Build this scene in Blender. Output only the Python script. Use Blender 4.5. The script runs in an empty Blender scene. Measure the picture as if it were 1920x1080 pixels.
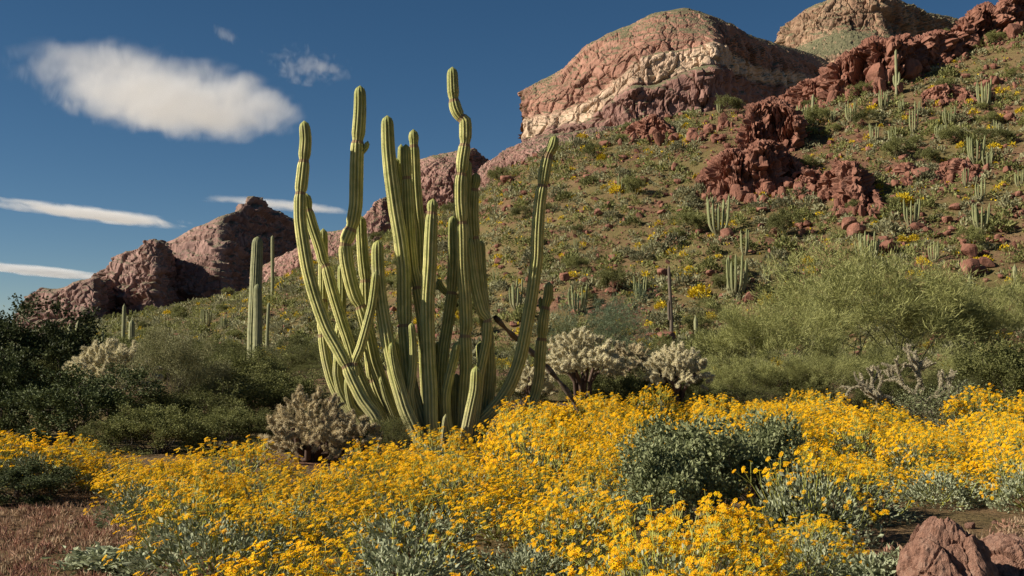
import bpy, math, random
import numpy as np

# ------------------------------------------------------------------ camera, sky, sun, exposure
SC = bpy.context.scene
COL = SC.collection
F = 40.0 / 36.0 * 1920.0          # focal length in photograph pixels
EYE = 1.5
HORIZON = 640.0

cam_d = bpy.data.cameras.new('camera')
cam = bpy.data.objects.new('camera', cam_d)
COL.objects.link(cam)
cam_d.lens = 40.0
cam_d.sensor_width = 36.0
cam_d.shift_y = (HORIZON - 540.0) / 1920.0
cam_d.clip_start = 0.1
cam_d.clip_end = 30000.0
cam.location = (0, 0, EYE)
cam.rotation_euler = (math.pi / 2, 0, 0)
SC.camera = cam

SUN_AZ, SUN_EL = -98.0, 31.0     # degrees clockwise from the view direction, and above the horizon
world = bpy.data.worlds.new('World')
SC.world = world
world.use_nodes = True
wn, wl = world.node_tree.nodes, world.node_tree.links
sky = wn.new('ShaderNodeTexSky')
sky.sky_type = 'NISHITA'
sky.sun_disc = False
sky.sun_elevation = math.radians(SUN_EL)
sky.sun_rotation = math.radians(SUN_AZ % 360)
sky.altitude = 2500
sky.air_density = 0.85
sky.dust_density = 0.1
sky.ozone_density = 1.6
hs = wn.new('ShaderNodeHueSaturation')
hs.inputs['Saturation'].default_value = 1.22
hs.inputs['Value'].default_value = 0.78
hs.inputs['Hue'].default_value = 0.495
wl.new(sky.outputs[0], hs.inputs['Color'])
wl.new(hs.outputs[0], wn['Background'].inputs[0])
wn['Background'].inputs[1].default_value = 0.05

sun_d = bpy.data.lights.new('sun', 'SUN')
sun_d.energy = 5.0
sun_d.angle = math.radians(0.5)
sun_d.color = (1.0, 0.92, 0.79)
sun = bpy.data.objects.new('sun', sun_d)
COL.objects.link(sun)
sun.rotation_euler = (math.radians(90 - SUN_EL), 0, math.radians(180 - SUN_AZ))

SC.view_settings.view_transform = 'Standard'
SC.view_settings.look = 'None'
SC.view_settings.exposure = 0.6
SC.view_settings.gamma = 1.0
SC.view_settings.use_curve_mapping = False
SC.cycles.max_bounces = 6
SC.cycles.diffuse_bounces = 2
SC.cycles.glossy_bounces = 1
SC.cycles.transmission_bounces = 3
SC.cycles.volume_bounces = 6
SC.cycles.transparent_max_bounces = 8
SC.cycles.use_denoising = True
SC.cycles.denoising_prefilter = 'NONE'
SC.cycles.denoiser = "OPENIMAGEDENOISE"
SC.cycles.denoising_input_passes = "RGB_ALBEDO_NORMAL"
SC.cycles.volume_step_rate = 0.35
SC.cycles.volume_max_steps = 96

R = np.random.RandomState(7)
random.seed(7)


# ------------------------------------------------------------------ noise
def _hash(ix, iy, iz):
    h = (ix.astype(np.int64) * 374761393 + iy.astype(np.int64) * 668265263 + iz.astype(np.int64) * 2147483647) & 0xffffffff
    h = ((h ^ (h >> 13)) * 1274126177) & 0xffffffff
    h = ((h ^ (h >> 16)) * 2246822519) & 0xffffffff
    return (h ^ (h >> 15)) & 0xffff


_G = np.random.RandomState(3).normal(size=(256, 3))
_G /= np.linalg.norm(_G, axis=1)[:, None]


def perlin(P):
    P = np.asarray(P, float)
    i = np.floor(P).astype(np.int64)
    f = P - i
    u = f * f * f * (f * (f * 6 - 15) + 10)
    out = 0
    for dx in (0, 1):
        for dy in (0, 1):
            for dz in (0, 1):
                g = _G[_hash(i[:, 0] + dx, i[:, 1] + dy, i[:, 2] + dz) & 255]
                d = (g * (f - np.array([dx, dy, dz]))).sum(1)
                w = (u[:, 0] if dx else 1 - u[:, 0]) * (u[:, 1] if dy else 1 - u[:, 1]) * (u[:, 2] if dz else 1 - u[:, 2])
                out = out + d * w
    return out * 1.6


def fbm(P, octv=4, gain=0.5, ridged=False):
    P = np.asarray(P, float)
    a, s, o = 1.0, 0.0, 0.0
    for k in range(octv):
        n = perlin(P * (2.03 ** k) + 17.3 * k)
        if ridged:
            n = 1 - 2 * np.abs(n)
        s = s + a * n
        o += a
        a *= gain
    return s / o


def cells(P):
    """cellular noise: a random value for each cell and the distance to the nearest joint between cells"""
    P = np.asarray(P, float)
    i = np.floor(P).astype(np.int64)
    f = P - i
    n = len(P)
    d1, d2, val = np.full(n, 9.0), np.full(n, 9.0), np.zeros(n)
    for dx in (-1, 0, 1):
        for dy in (-1, 0, 1):
            for dz in (-1, 0, 1):
                h = _hash(i[:, 0] + dx, i[:, 1] + dy, i[:, 2] + dz)
                q = np.stack([dx + (h & 31) / 31.0, dy + ((h >> 5) & 31) / 31.0, dz + ((h >> 10) & 31) / 31.0], 1)
                d = np.sqrt(((q - f) ** 2).sum(1))
                near = d < d1
                d2 = np.where(near, d1, np.minimum(d2, d))
                val = np.where(near, ((h * 7919) & 0xffff) / 65535.0, val)
                d1 = np.where(near, d, d1)
    return val * 2 - 1, d2 - d1


# ------------------------------------------------------------------ mesh and object helpers
def make_mesh(name, V, faces, mats, attrs=None, smooth=False, midx=None):
    """faces: list of int arrays (n,3) or (n,4)"""
    me = bpy.data.meshes.new(name)
    V = np.asarray(V, np.float32)
    faces = [np.asarray(f, np.int32) for f in faces if len(f)]
    me.vertices.add(len(V))
    me.vertices.foreach_set('co', V.ravel())
    loops = np.concatenate([f.ravel() for f in faces])
    cnt = np.concatenate([np.full(len(f), f.shape[1], np.int32) for f in faces])
    start = np.concatenate([[0], np.cumsum(cnt)[:-1]]).astype(np.int32)
    me.loops.add(len(loops))
    me.loops.foreach_set('vertex_index', loops)
    me.polygons.add(len(cnt))
    me.polygons.foreach_set('loop_start', start)
    me.polygons.foreach_set('loop_total', cnt)
    if midx is not None:
        me.polygons.foreach_set('material_index', np.asarray(midx, np.int32))
    me.update(calc_edges=True)
    if smooth:
        me.polygons.foreach_set('use_smooth', np.ones(len(cnt), bool))
    else:
        me.polygons.foreach_set('use_smooth', np.zeros(len(cnt), bool))
    for k, v in (attrs or {}).items():
        a = me.attributes.new(k, 'FLOAT', 'POINT')
        a.data.foreach_set('value', np.asarray(v, np.float32))
    for m in (mats if isinstance(mats, (list, tuple)) else [mats]):
        me.materials.append(m)
    return me


class MB:
    """collects pieces of one mesh"""
    def __init__(self):
        self.V, self.F, self.A, self.n = [], [], [], 0

    def add(self, V, faces, attr=None, mi=0):
        V = np.asarray(V, float)
        for f in faces:
            if len(f):
                self.F.append((np.asarray(f, np.int64) + self.n, mi))
        self.V.append(V)
        self.A.append(np.zeros(len(V)) if attr is None else np.broadcast_to(np.asarray(attr, float), (len(V),)))
        self.n += len(V)

    def mesh(self, name, mats, smooth=False):
        order = sorted(range(len(self.F)), key=lambda i: self.F[i][0].shape[1])
        fs = [self.F[i][0] for i in order]
        mi = np.concatenate([np.full(len(self.F[i][0]), self.F[i][1]) for i in order])
        return make_mesh(name, np.concatenate(self.V), fs, mats, {'tone': np.concatenate(self.A)}, smooth, mi)


def link(name, data, parent=None, kind=None, label=None, cat=None, group=None, loc=None, rz=None, scale=None):
    o = bpy.data.objects.new(name, data)
    COL.objects.link(o)
    if parent is not None:
        o.parent = parent
    if kind:
        o['kind'] = kind
    if label:
        o['label'] = label
    if cat:
        o['category'] = cat
    if group:
        o['group'] = group
    if loc is not None:
        o.location = loc
    if rz is not None:
        o.rotation_euler = (0, 0, rz)
    if scale is not None:
        o.scale = scale if hasattr(scale, '__len__') else (scale,) * 3
    return o


def thing(name, label, cat, loc, rz=0.0, scale=1.0, group=None):
    return link(name, None, None, None, label, cat, group, loc, rz, scale)


def place(name, label, cat, parts, loc, rz=0.0, scale=1.0, group=None):
    """an Empty with one child for each (part name, mesh, kind)"""
    t = thing(name, label, cat, loc, rz, scale, group)
    t.empty_display_size = 0.1
    for pn, me, kind in parts:
        link(pn, me, t, kind)
    return t


# ------------------------------------------------------------------ materials
def nodes(name):
    m = bpy.data.materials.new(name)
    m.use_nodes = True
    nt = m.node_tree
    return m, nt, nt.nodes, nt.links, nt.nodes['Principled BSDF']


def ramp(N, stops, interp='LINEAR'):
    r = N.new('ShaderNodeValToRGB')
    r.color_ramp.interpolation = interp
    e = r.color_ramp.elements
    while len(e) < len(stops):
        e.new(0.5)
    for k, (p, c) in enumerate(stops):
        e[k].position = p
        e[k].color = tuple(c) + (1,) if len(c) == 3 else c
    return r


def noise_node(N, L, scale, detail=4, rough=0.55, coord='Object', mapping=None):
    tc = N.new('ShaderNodeTexCoord')
    t = N.new('ShaderNodeTexNoise')
    t.inputs['Scale'].default_value = scale
    t.inputs['Detail'].default_value = detail
    t.inputs['Roughness'].default_value = rough
    src = tc.outputs[coord]
    if mapping:
        mp = N.new('ShaderNodeMapping')
        mp.inputs['Scale'].default_value = mapping
        L.new(src, mp.inputs[0])
        src = mp.outputs[0]
    L.new(src, t.inputs['Vector'])
    return t


def bump(N, L, height_sock, strength, dist, bsdf, prev=None):
    b = N.new('ShaderNodeBump')
    b.inputs['Strength'].default_value = strength
    b.inputs['Distance'].default_value = dist
    L.new(height_sock, b.inputs['Height'])
    if prev is not None:
        L.new(prev.outputs[0], b.inputs['Normal'])
    L.new(b.outputs[0], bsdf.inputs['Normal'])
    return b


def foliage_mat(name, c0, c1, rough=0.6, trans=0.25, spread=0.35, spec=0.3):
    """leaf colours from the 'tone' attribute, varied from plant to plant"""
    m, nt, N, L, B = nodes(name)
    at = N.new('ShaderNodeAttribute')
    at.attribute_name = 'tone'
    r = ramp(N, [(0, c0), (1, c1)])
    L.new(at.outputs['Fac'], r.inputs[0])
    oi = N.new('ShaderNodeObjectInfo')
    mr = N.new('ShaderNodeMapRange')
    mr.inputs[3].default_value = 1 - spread
    mr.inputs[4].default_value = 1 + spread
    L.new(oi.outputs['Random'], mr.inputs[0])
    mx = N.new('ShaderNodeMix')
    mx.data_type = 'RGBA'
    mx.blend_type = 'MULTIPLY'
    mx.inputs[0].default_value = 1
    L.new(r.outputs[0], mx.inputs[6])
    L.new(mr.outputs[0], mx.inputs[7])
    L.new(mx.outputs[2], B.inputs['Base Color'])
    B.inputs['Roughness'].default_value = rough
    B.inputs['Specular IOR Level'].default_value = spec
    if trans:
        T = N.new('ShaderNodeBsdfTranslucent')
        L.new(mx.outputs[2], T.inputs[0])
        S = N.new('ShaderNodeMixShader')
        S.inputs[0].default_value = trans
        L.new(B.outputs[0], S.inputs[1])
        L.new(T.outputs[0], S.inputs[2])
        L.new(S.outputs[0], N['Material Output'].inputs[0])
    return m


def rock_mat(name, cols, scale, bump_d, scrub=None, scrub_lo=0.72, scrub_hi=0.9, band=None, vstretch=0.25, tone=None):
    """stone with blotches, vertical streaks, cracks and (optionally) scrub growing on the flatter ledges;
    band: list of (position, colour) strata read from the mesh attribute 'band'"""
    m, nt, N, L, B = nodes(name)
    n1 = noise_node(N, L, scale, 8, 0.65)
    n2 = noise_node(N, L, scale * 2.2, 6, 0.6, mapping=(1, 1, vstretch))
    r1 = ramp(N, [(0.3, cols[0]), (0.5, cols[1]), (0.7, cols[2])])
    L.new(n1.outputs[0], r1.inputs[0])
    col = r1.outputs[0]
    if band:
        at = N.new('ShaderNodeAttribute')
        at.attribute_name = 'band'
        ad = N.new('ShaderNodeMath')
        ad.operation = 'MULTIPLY_ADD'
        ad.inputs[1].default_value = 0.05
        L.new(n1.outputs[0], ad.inputs[0])
        L.new(at.outputs['Fac'], ad.inputs[2])
        sb = N.new('ShaderNodeMath')
        sb.operation = 'SUBTRACT'
        sb.inputs[1].default_value = 0.025
        L.new(ad.outputs[0], sb.inputs[0])
        br = ramp(N, band)
        L.new(sb.outputs[0], br.inputs[0])
        mx = N.new('ShaderNodeMix')
        mx.data_type = 'RGBA'
        mx.blend_type = 'MULTIPLY'
        mx.inputs[0].default_value = 1
        L.new(col, mx.inputs[6])
        L.new(br.outputs[0], mx.inputs[7])
        col = mx.outputs[2]
    rs = ramp(N, [(0.35, (0.62, 0.6, 0.6)), (0.6, (1.1, 1.08, 1.05))])
    L.new(n2.outputs[0], rs.inputs[0])
    ms = N.new('ShaderNodeMix')
    ms.data_type = 'RGBA'
    ms.blend_type = 'MULTIPLY'
    ms.inputs[0].default_value = 0.8
    L.new(col, ms.inputs[6])
    L.new(rs.outputs[0], ms.inputs[7])
    col = ms.outputs[2]
    if scrub:
        ge = N.new('ShaderNodeNewGeometry')
        sx = N.new('ShaderNodeSeparateXYZ')
        L.new(ge.outputs['True Normal'], sx.inputs[0])
        n3 = noise_node(N, L, scale * 3, 5, 0.7)
        ma = N.new('ShaderNodeMath')
        ma.operation = 'MULTIPLY_ADD'
        ma.inputs[1].default_value = 0.5
        L.new(n3.outputs[0], ma.inputs[0])
        L.new(sx.outputs[2], ma.inputs[2])
        mr = N.new('ShaderNodeMapRange')
        mr.inputs[1].default_value = scrub_lo + 0.25
        mr.inputs[2].default_value = scrub_hi + 0.25
        L.new(ma.outputs[0], mr.inputs[0])
        n4 = noise_node(N, L, scale * 14, 3, 0.7)
        rg = ramp(N, [(0.35, scrub[0]), (0.62, scrub[1])])
        L.new(n4.outputs[0], rg.inputs[0])
        mg = N.new('ShaderNodeMix')
        mg.data_type = 'RGBA'
        L.new(mr.outputs[0], mg.inputs[0])
        L.new(col, mg.inputs[6])
        L.new(rg.outputs[0], mg.inputs[7])
        col = mg.outputs[2]
    L.new(col, B.inputs['Base Color'])
    B.inputs['Roughness'].default_value = 0.92
    B.inputs['Specular IOR Level'].default_value = 0.15
    nb = noise_node(N, L, scale * 5, 8, 0.7, mapping=(1, 1, 0.6))
    bump(N, L, nb.outputs[0], 1.0, bump_d, B)
    return m


M = {}
# strata colours are multipliers on a pale red-brown stone
RED = ((0.17, 0.075, 0.052), (0.25, 0.115, 0.078), (0.33, 0.175, 0.125))
M['red_rock'] = rock_mat('red_volcanic_rock', RED, 0.55, 0.12)
M['boulder'] = rock_mat('pink_brown_boulder', ((0.27, 0.14, 0.095), (0.37, 0.205, 0.145), (0.46, 0.29, 0.215)), 5.0, 0.03, vstretch=0.8)
SCRUB = ((0.10, 0.105, 0.05), (0.20, 0.175, 0.10))
M['butte'] = rock_mat('banded_butte_rock', ((0.31, 0.21, 0.175), (0.40, 0.28, 0.235), (0.46, 0.34, 0.29)), 0.06, 0.7,
                      SCRUB, 0.62, 0.82,
                      band=[(0.0, (0.72, 0.58, 0.55)), (0.28, (0.74, 0.60, 0.58)), (0.31, (1.42, 1.46, 1.22)), (0.50, (1.48, 1.52, 1.28)), (0.53, (0.88, 0.66, 0.56)), (1.0, (0.82, 0.64, 0.54))])
M['peak'] = rock_mat('far_peak_rock', ((0.24, 0.14, 0.09), (0.32, 0.20, 0.13), (0.42, 0.29, 0.19)), 0.05, 0.7, SCRUB, 0.55, 0.72)
M['mountain'] = rock_mat('purple_brown_mountain_rock', ((0.22, 0.135, 0.115), (0.30, 0.185, 0.155), (0.38, 0.25, 0.205)), 0.045, 0.7,
                         ((0.13, 0.115, 0.075), (0.22, 0.18, 0.12)), 0.62, 0.85)
M['pink_ridge'] = rock_mat('pink_ridge_rock', ((0.24, 0.13, 0.105), (0.32, 0.185, 0.15), (0.40, 0.25, 0.21)), 0.10, 0.5, SCRUB, 0.66, 0.88)

# leaves and flowers
M['petal'] = foliage_mat('yellow_petals', (0.90, 0.45, 0.001), (0.95, 0.64, 0.002), 0.6, 0.35, 0.14, 0.2)
M['disc'] = foliage_mat('orange_flower_discs', (0.55, 0.22, 0.006), (0.72, 0.33, 0.008), 0.8, 0, 0.08, 0.1)
M['silver'] = foliage_mat('silver_green_leaves', (0.16, 0.18, 0.085), (0.42, 0.44, 0.28), 0.65, 0.15, 0.2, 0.15)
M['flower_stem'] = foliage_mat('yellow_green_flower_stems', (0.24, 0.25, 0.04), (0.40, 0.38, 0.07), 0.6, 0, 0.15)
M['creosote'] = foliage_mat('olive_creosote_leaves', (0.07, 0.08, 0.022), (0.23, 0.23, 0.08), 0.6, 0.25, 0.25, 0.15)
M['olive_grey'] = foliage_mat('olive_grey_creosote_leaves', (0.13, 0.125, 0.05), (0.36, 0.34, 0.17), 0.6, 0.25, 0.1, 0.15)
M['dark_leaf'] = foliage_mat('dark_green_leaves', (0.03, 0.042, 0.014), (0.13, 0.15, 0.055), 0.6, 0.15, 0.25, 0.15)
M['jojoba'] = foliage_mat('grey_green_oval_leaves', (0.11, 0.13, 0.05), (0.38, 0.40, 0.20), 0.6, 0.25, 0.1, 0.15)
M['palo'] = foliage_mat('yellow_green_palo_verde_twigs', (0.18, 0.19, 0.055), (0.40, 0.39, 0.14), 0.6, 0.25, 0.12)
M['palo_blue'] = foliage_mat('blue_green_palo_verde_twigs', (0.09, 0.125, 0.065), (0.21, 0.26, 0.14), 0.6, 0.25, 0.15)
M['hill_green'] = foliage_mat('hillside_green_leaves', (0.12, 0.13, 0.04), (0.29, 0.285, 0.10), 0.7, 0.3, 0.35)
M['hill_grey'] = foliage_mat('hillside_grey_green_leaves', (0.15, 0.145, 0.075), (0.31, 0.295, 0.16), 0.7, 0.25, 0.35)
M['hill_yellow'] = foliage_mat('hillside_yellow_bloom', (0.42, 0.31, 0.012), (0.68, 0.48, 0.015), 0.7, 0.2, 0.25)
M['bark'] = foliage_mat('grey_brown_bark', (0.06, 0.045, 0.035), (0.17, 0.14, 0.11), 0.9, 0, 0.2, 0.1)
M['green_bark'] = foliage_mat('green_grey_bark', (0.11, 0.11, 0.05), (0.28, 0.26, 0.14), 0.8, 0, 0.15, 0.2)
M['cholla'] = foliage_mat('straw_cholla_joints', (0.38, 0.33, 0.17), (0.86, 0.77, 0.52), 0.7, 0.2, 0.15, 0.2)
M['cholla_dull'] = foliage_mat('dull_cholla_joints', (0.25, 0.20, 0.095), (0.70, 0.58, 0.36), 0.7, 0.15, 0.22, 0.2)
M['cholla_grey'] = foliage_mat('grey_brown_cholla_joints', (0.20, 0.175, 0.10), (0.60, 0.52, 0.37), 0.7, 0.1, 0.2, 0.15)
M['cholla_bark'] = foliage_mat('dark_cholla_trunk', (0.06, 0.04, 0.03), (0.15, 0.10, 0.075), 0.9, 0, 0.2, 0.1)
M['dry_grass'] = foliage_mat('red_dry_grass', (0.34, 0.15, 0.11), (0.46, 0.36, 0.22), 0.8, 0.2, 0.0, 0.1)
M['dead_wood'] = foliage_mat('dead_dark_wood', (0.10, 0.075, 0.055), (0.24, 0.19, 0.145), 0.9, 0, 0.1, 0.1)


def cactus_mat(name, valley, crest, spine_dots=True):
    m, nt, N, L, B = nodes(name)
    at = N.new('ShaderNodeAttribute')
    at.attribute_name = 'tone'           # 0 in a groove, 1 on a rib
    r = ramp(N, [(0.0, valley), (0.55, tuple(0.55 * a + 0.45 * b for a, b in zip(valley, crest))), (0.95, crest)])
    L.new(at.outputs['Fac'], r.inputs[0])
    n = noise_node(N, L, 7, 5, 0.6)
    rn = ramp(N, [(0.25, (0.72, 0.72, 0.70)), (0.5, (1, 1, 1)), (0.75, (1.18, 1.12, 0.98))])
    L.new(n.outputs[0], rn.inputs[0])
    mx = N.new('ShaderNodeMix')
    mx.data_type = 'RGBA'
    mx.blend_type = 'MULTIPLY'
    mx.inputs[0].default_value = 1
    L.new(r.outputs[0], mx.inputs[6])
    L.new(rn.outputs[0], mx.inputs[7])
    # corky scars
    n2 = noise_node(N, L, 2.3, 6, 0.7)
    rk = ramp(N, [(0.60, (0, 0, 0)), (0.72, (1, 1, 1))])
    L.new(n2.outputs[0], rk.inputs[0])
    mk = N.new('ShaderNodeMix')
    mk.data_type = 'RGBA'
    mk.inputs[7].default_value = (0.34, 0.29, 0.17, 1)
    mf = N.new('ShaderNodeMath')
    mf.operation = 'MULTIPLY'
    mf.inputs[1].default_value = 0.55
    L.new(rk.outputs[0], mf.inputs[0])
    L.new(mf.outputs[0], mk.inputs[0])
    L.new(mx.outputs[2], mk.inputs[6])
    tz = N.new('ShaderNodeTexCoord')
    sz = N.new('ShaderNodeSeparateXYZ')
    L.new(tz.outputs['Object'], sz.inputs[0])
    zn = N.new('ShaderNodeMath')
    zn.operation = 'MULTIPLY_ADD'
    zn.inputs[1].default_value = -1.2
    L.new(n2.outputs[0], zn.inputs[0])
    L.new(sz.outputs[2], zn.inputs[2])
    zr = N.new('ShaderNodeMapRange')
    zr.inputs[1].default_value = -0.75
    zr.inputs[2].default_value = 0.6
    zr.inputs[3].default_value = 0.8
    zr.inputs[4].default_value = 0.0
    L.new(zn.outputs[0], zr.inputs[0])
    mc_ = N.new('ShaderNodeMix')
    mc_.data_type = 'RGBA'
    mc_.inputs[7].default_value = (0.27, 0.235, 0.15, 1)
    L.new(zr.outputs[0], mc_.inputs[0])
    L.new(mk.outputs[2], mc_.inputs[6])
    L.new(mc_.outputs[2], B.inputs['Base Color'])
    B.inputs['Roughness'].default_value = 0.6
    B.inputs['Specular IOR Level'].default_value = 0.15
    nb = noise_node(N, L, 60, 3, 0.6)
    bump(N, L, nb.outputs[0], 0.5, 0.004, B)
    return m


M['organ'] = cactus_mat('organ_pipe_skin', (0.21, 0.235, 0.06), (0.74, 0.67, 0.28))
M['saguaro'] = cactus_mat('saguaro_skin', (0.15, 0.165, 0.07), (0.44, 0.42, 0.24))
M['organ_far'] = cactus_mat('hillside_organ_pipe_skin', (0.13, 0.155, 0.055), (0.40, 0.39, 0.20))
M['spine'] = foliage_mat('grey_cactus_spines', (0.12, 0.10, 0.07), (0.52, 0.46, 0.34), 0.7, 0, 0.1, 0.2)
M['scar'] = foliage_mat('red_brown_joint_scar', (0.26, 0.17, 0.09), (0.38, 0.28, 0.15), 0.85, 0, 0.1, 0.1)


def ground_mat():
    m, nt, N, L, B = nodes('desert_soil')
    n1 = noise_node(N, L, 0.09, 7, 0.62)
    n2 = noise_node(N, L, 1.6, 8, 0.7)
    r1 = ramp(N, [(0.36, (0.130, 0.062, 0.040)), (0.5, (0.180, 0.095, 0.060)), (0.64, (0.205, 0.125, 0.070))])
    L.new(n1.outputs[0], r1.inputs[0])
    r2 = ramp(N, [(0.3, (0.65, 0.62, 0.6)), (0.5, (1, 1, 1)), (0.7, (1.3, 1.25, 1.2))])
    L.new(n2.outputs[0], r2.inputs[0])
    mx = N.new('ShaderNodeMix')
    mx.data_type = 'RGBA'
    mx.blend_type = 'MULTIPLY'
    mx.inputs[0].default_value = 1
    L.new(r1.outputs[0], mx.inputs[6])
    L.new(r2.outputs[0], mx.inputs[7])
    # pale pebbles
    tc = N.new('ShaderNodeTexCoord')
    v = N.new('ShaderNodeTexVoronoi')
    v.inputs['Scale'].default_value = 14
    L.new(tc.outputs['Object'], v.inputs['Vector'])
    rv = ramp(N, [(0.10, (1, 1, 1)), (0.22, (0, 0, 0))])
    L.new(v.outputs['Distance'], rv.inputs[0])
    mp = N.new('ShaderNodeMix')
    mp.data_type = 'RGBA'
    mp.inputs[7].default_value = (0.36, 0.25, 0.19, 1)
    mf = N.new('ShaderNodeMath')
    mf.operation = 'MULTIPLY'
    mf.inputs[1].default_value = 0.5
    L.new(rv.outputs[0], mf.inputs[0])
    L.new(mf.outputs[0], mp.inputs[0])
    L.new(mx.outputs[2], mp.inputs[6])
    # thin green-gold annual grass in patches
    n3 = noise_node(N, L, 0.16, 6, 0.65)
    rg = ramp(N, [(0.38, (0, 0, 0)), (0.56, (1, 1, 1))])
    L.new(n3.outputs[0], rg.inputs[0])
    mg = N.new('ShaderNodeMix')
    mg.data_type = 'RGBA'
    mg.inputs[7].default_value = (0.145, 0.130, 0.045, 1)
    mh = N.new('ShaderNodeMath')
    mh.operation = 'MULTIPLY'
    mh.inputs[1].default_value = 0.7
    L.new(rg.outputs[0], mh.inputs[0])
    L.new(mh.outputs[0], mg.inputs[0])
    L.new(mp.outputs[2], mg.inputs[6])
    L.new(mg.outputs[2], B.inputs['Base Color'])
    B.inputs['Roughness'].default_value = 0.95
    B.inputs['Specular IOR Level'].default_value = 0.1
    b1 = bump(N, L, n2.outputs[0], 1.0, 0.25, B)
    bump(N, L, v.outputs['Distance'], 0.6, 0.03, B, b1)
    return m


M['ground'] = ground_mat()

# ------------------------------------------------------------------ the ground: one sheet, flat near the camera, rising into the hillside
#  bearing (as photograph column), crest height (as photograph row), depth of the crest, depth of the foot
HILL = np.array([
    (-1500, 640, 330, 180), (-300, 640, 300, 170), (60, 628, 270, 150), (200, 604, 245, 140), (330, 578, 225, 128),
    (430, 553, 210, 118), (560, 508, 195, 108), (640, 478, 190, 103), (720, 448, 186, 99), (800, 404, 182, 95),
    (880, 372, 179, 92), (950, 318, 176, 90), (1050, 275, 173, 87), (1200, 237, 170, 85), (1350, 200, 168, 82),
    (1450, 190, 167, 81), (1520, 176, 166, 80), (1620, 120, 166, 78), (1700, 92, 167, 77), (1800, 58, 169, 75),
    (1870, 28, 171, 74), (1950, -15, 173, 73), (2200, -90, 180, 70), (3000, -170, 190, 66), (4200, -200, 200, 62)], float)


def ground_z(x, y, detail=True):
    x = np.atleast_1d(np.asarray(x, float))
    y = np.atleast_1d(np.asarray(y, float))
    r = np.hypot(x, y)
    a = np.arctan2(x, y)
    ac = np.clip(a, -0.86, 0.98)
    px = 960 + F * np.tan(ac)
    dep = r * np.cos(ac)
    py = np.interp(px, HILL[:, 0], HILL[:, 1])
    yc = np.interp(px, HILL[:, 0], HILL[:, 2])
    yf = np.interp(px, HILL[:, 0], HILL[:, 3])
    zc = (HORIZON - py) / F * yc + EYE * (py < HORIZON - 5)
    fade = np.clip((2.3 - np.abs(a)) / 0.9, 0, 1)
    fade = fade * fade * (3 - 2 * fade)
    t = np.clip((dep - yf) / (yc - yf), 0, 1)
    g = np.where(t < 1, 0.75 * t ** 1.35 + 0.25 * t * t * (3 - 2 * t), 1.0)
    z = zc * g * fade
    back = np.clip(dep - yc, 0, None)
    z = z - np.minimum(back * 0.42, zc * fade)
    P = np.stack([x, y, np.zeros_like(x)], 1)
    hillm = np.clip((dep - yf * 0.55) / 40, 0, 1)
    z = z + 0.10 * fbm(P * 0.13, 3) * np.clip((r - 2) / 8, 0, 1)
    if detail:
        hm = hillm * np.clip(1 - back / 200, 0, 1)
        z = z + hm * (1.6 * fbm(P * 0.035, 4) + 0.35 * fbm(P * np.array([0.25, 0.25, 1]), 3)) * np.clip(zc / 12, 0.15, 1)
    return z


def gz(x, y):
    return float(ground_z([x], [y])[0])


def build_ground():
    front = np.radians(np.arange(-30, 30.001, 0.15))
    left = np.radians(np.linspace(-180, -30.3, 90))
    right = np.radians(np.linspace(30.3, 180, 91))[:-1]
    az = np.concatenate([left, front, right])
    rr = np.concatenate([[0.4, 1.0], np.geomspace(2, 60, 90), np.geomspace(60.6, 240, 230), np.geomspace(246, 9000, 40)])
    A, RR = np.meshgrid(az, rr)
    x, y = (RR * np.sin(A)).ravel(), (RR * np.cos(A)).ravel()
    z = ground_z(x, y)
    V = np.stack([x, y, z], 1)
    na, nr = len(az), len(rr)
    j, i = np.meshgrid(np.arange(na), np.arange(nr - 1))
    j2 = (j + 1) % na
    q = np.stack([i * na + j, (i + 1) * na + j, (i + 1) * na + j2, i * na + j2], -1).reshape(-1, 4)[:, ::-1]
    V = np.vstack([V, [[0, 0, gz(0, 0.01)]]])
    c = len(V) - 1
    k = np.arange(na)
    fan = np.stack([np.full(na, c), (k + 1) % na, k], 1)
    me = make_mesh('ground', V, [fan, q], M['ground'], smooth=True)
    link('ground', me, kind='structure', label='red-brown stony desert soil rising into the hillside')


build_ground()


def W(px, py, Y):
    return np.array([(px - 960) / F * Y, Y, EYE + (HORIZON - py) / F * Y])


def on_ground(px, Y):
    x = (px - 960) / F * Y
    return np.array([x, Y, gz(x, Y)])


_YS = np.concatenate([np.arange(4, 60, 0.25), np.arange(60, 240, 0.3)])


def hit(px, py):
    """where the sight line of a photograph point meets the ground"""
    x = (px - 960) / F * _YS
    z = EYE + (HORIZON - py) / F * _YS
    g = ground_z(x, _YS)
    k = np.nonzero(g >= z)[0]
    if len(k) == 0:
        return None
    return np.array([x[k[0]], _YS[k[0]], g[k[0]]])


# ------------------------------------------------------------------ buttes and mountains: lofted from cross-sections, then weathered
def catmull(P, n):
    """resample rows of control points along axis 0 to n samples"""
    P = np.asarray(P, float)
    k = len(P)
    t = np.linspace(0, k - 1, n)
    i = np.clip(np.floor(t).astype(int), 0, k - 2)
    f = (t - i).reshape((-1,) + (1,) * (P.ndim - 1))
    p0, p1, p2, p3 = P[np.clip(i - 1, 0, k - 1)], P[i], P[i + 1], P[np.clip(i + 2, 0, k - 1)]
    c = 0.35
    m1, m2 = c * (p2 - p0), c * (p3 - p1)
    f2, f3 = f * f, f * f * f
    return (2 * f3 - 3 * f2 + 1) * p1 + (f3 - 2 * f2 + f) * m1 + (-2 * f3 + 3 * f2) * p2 + (f3 - f2) * m2


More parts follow.
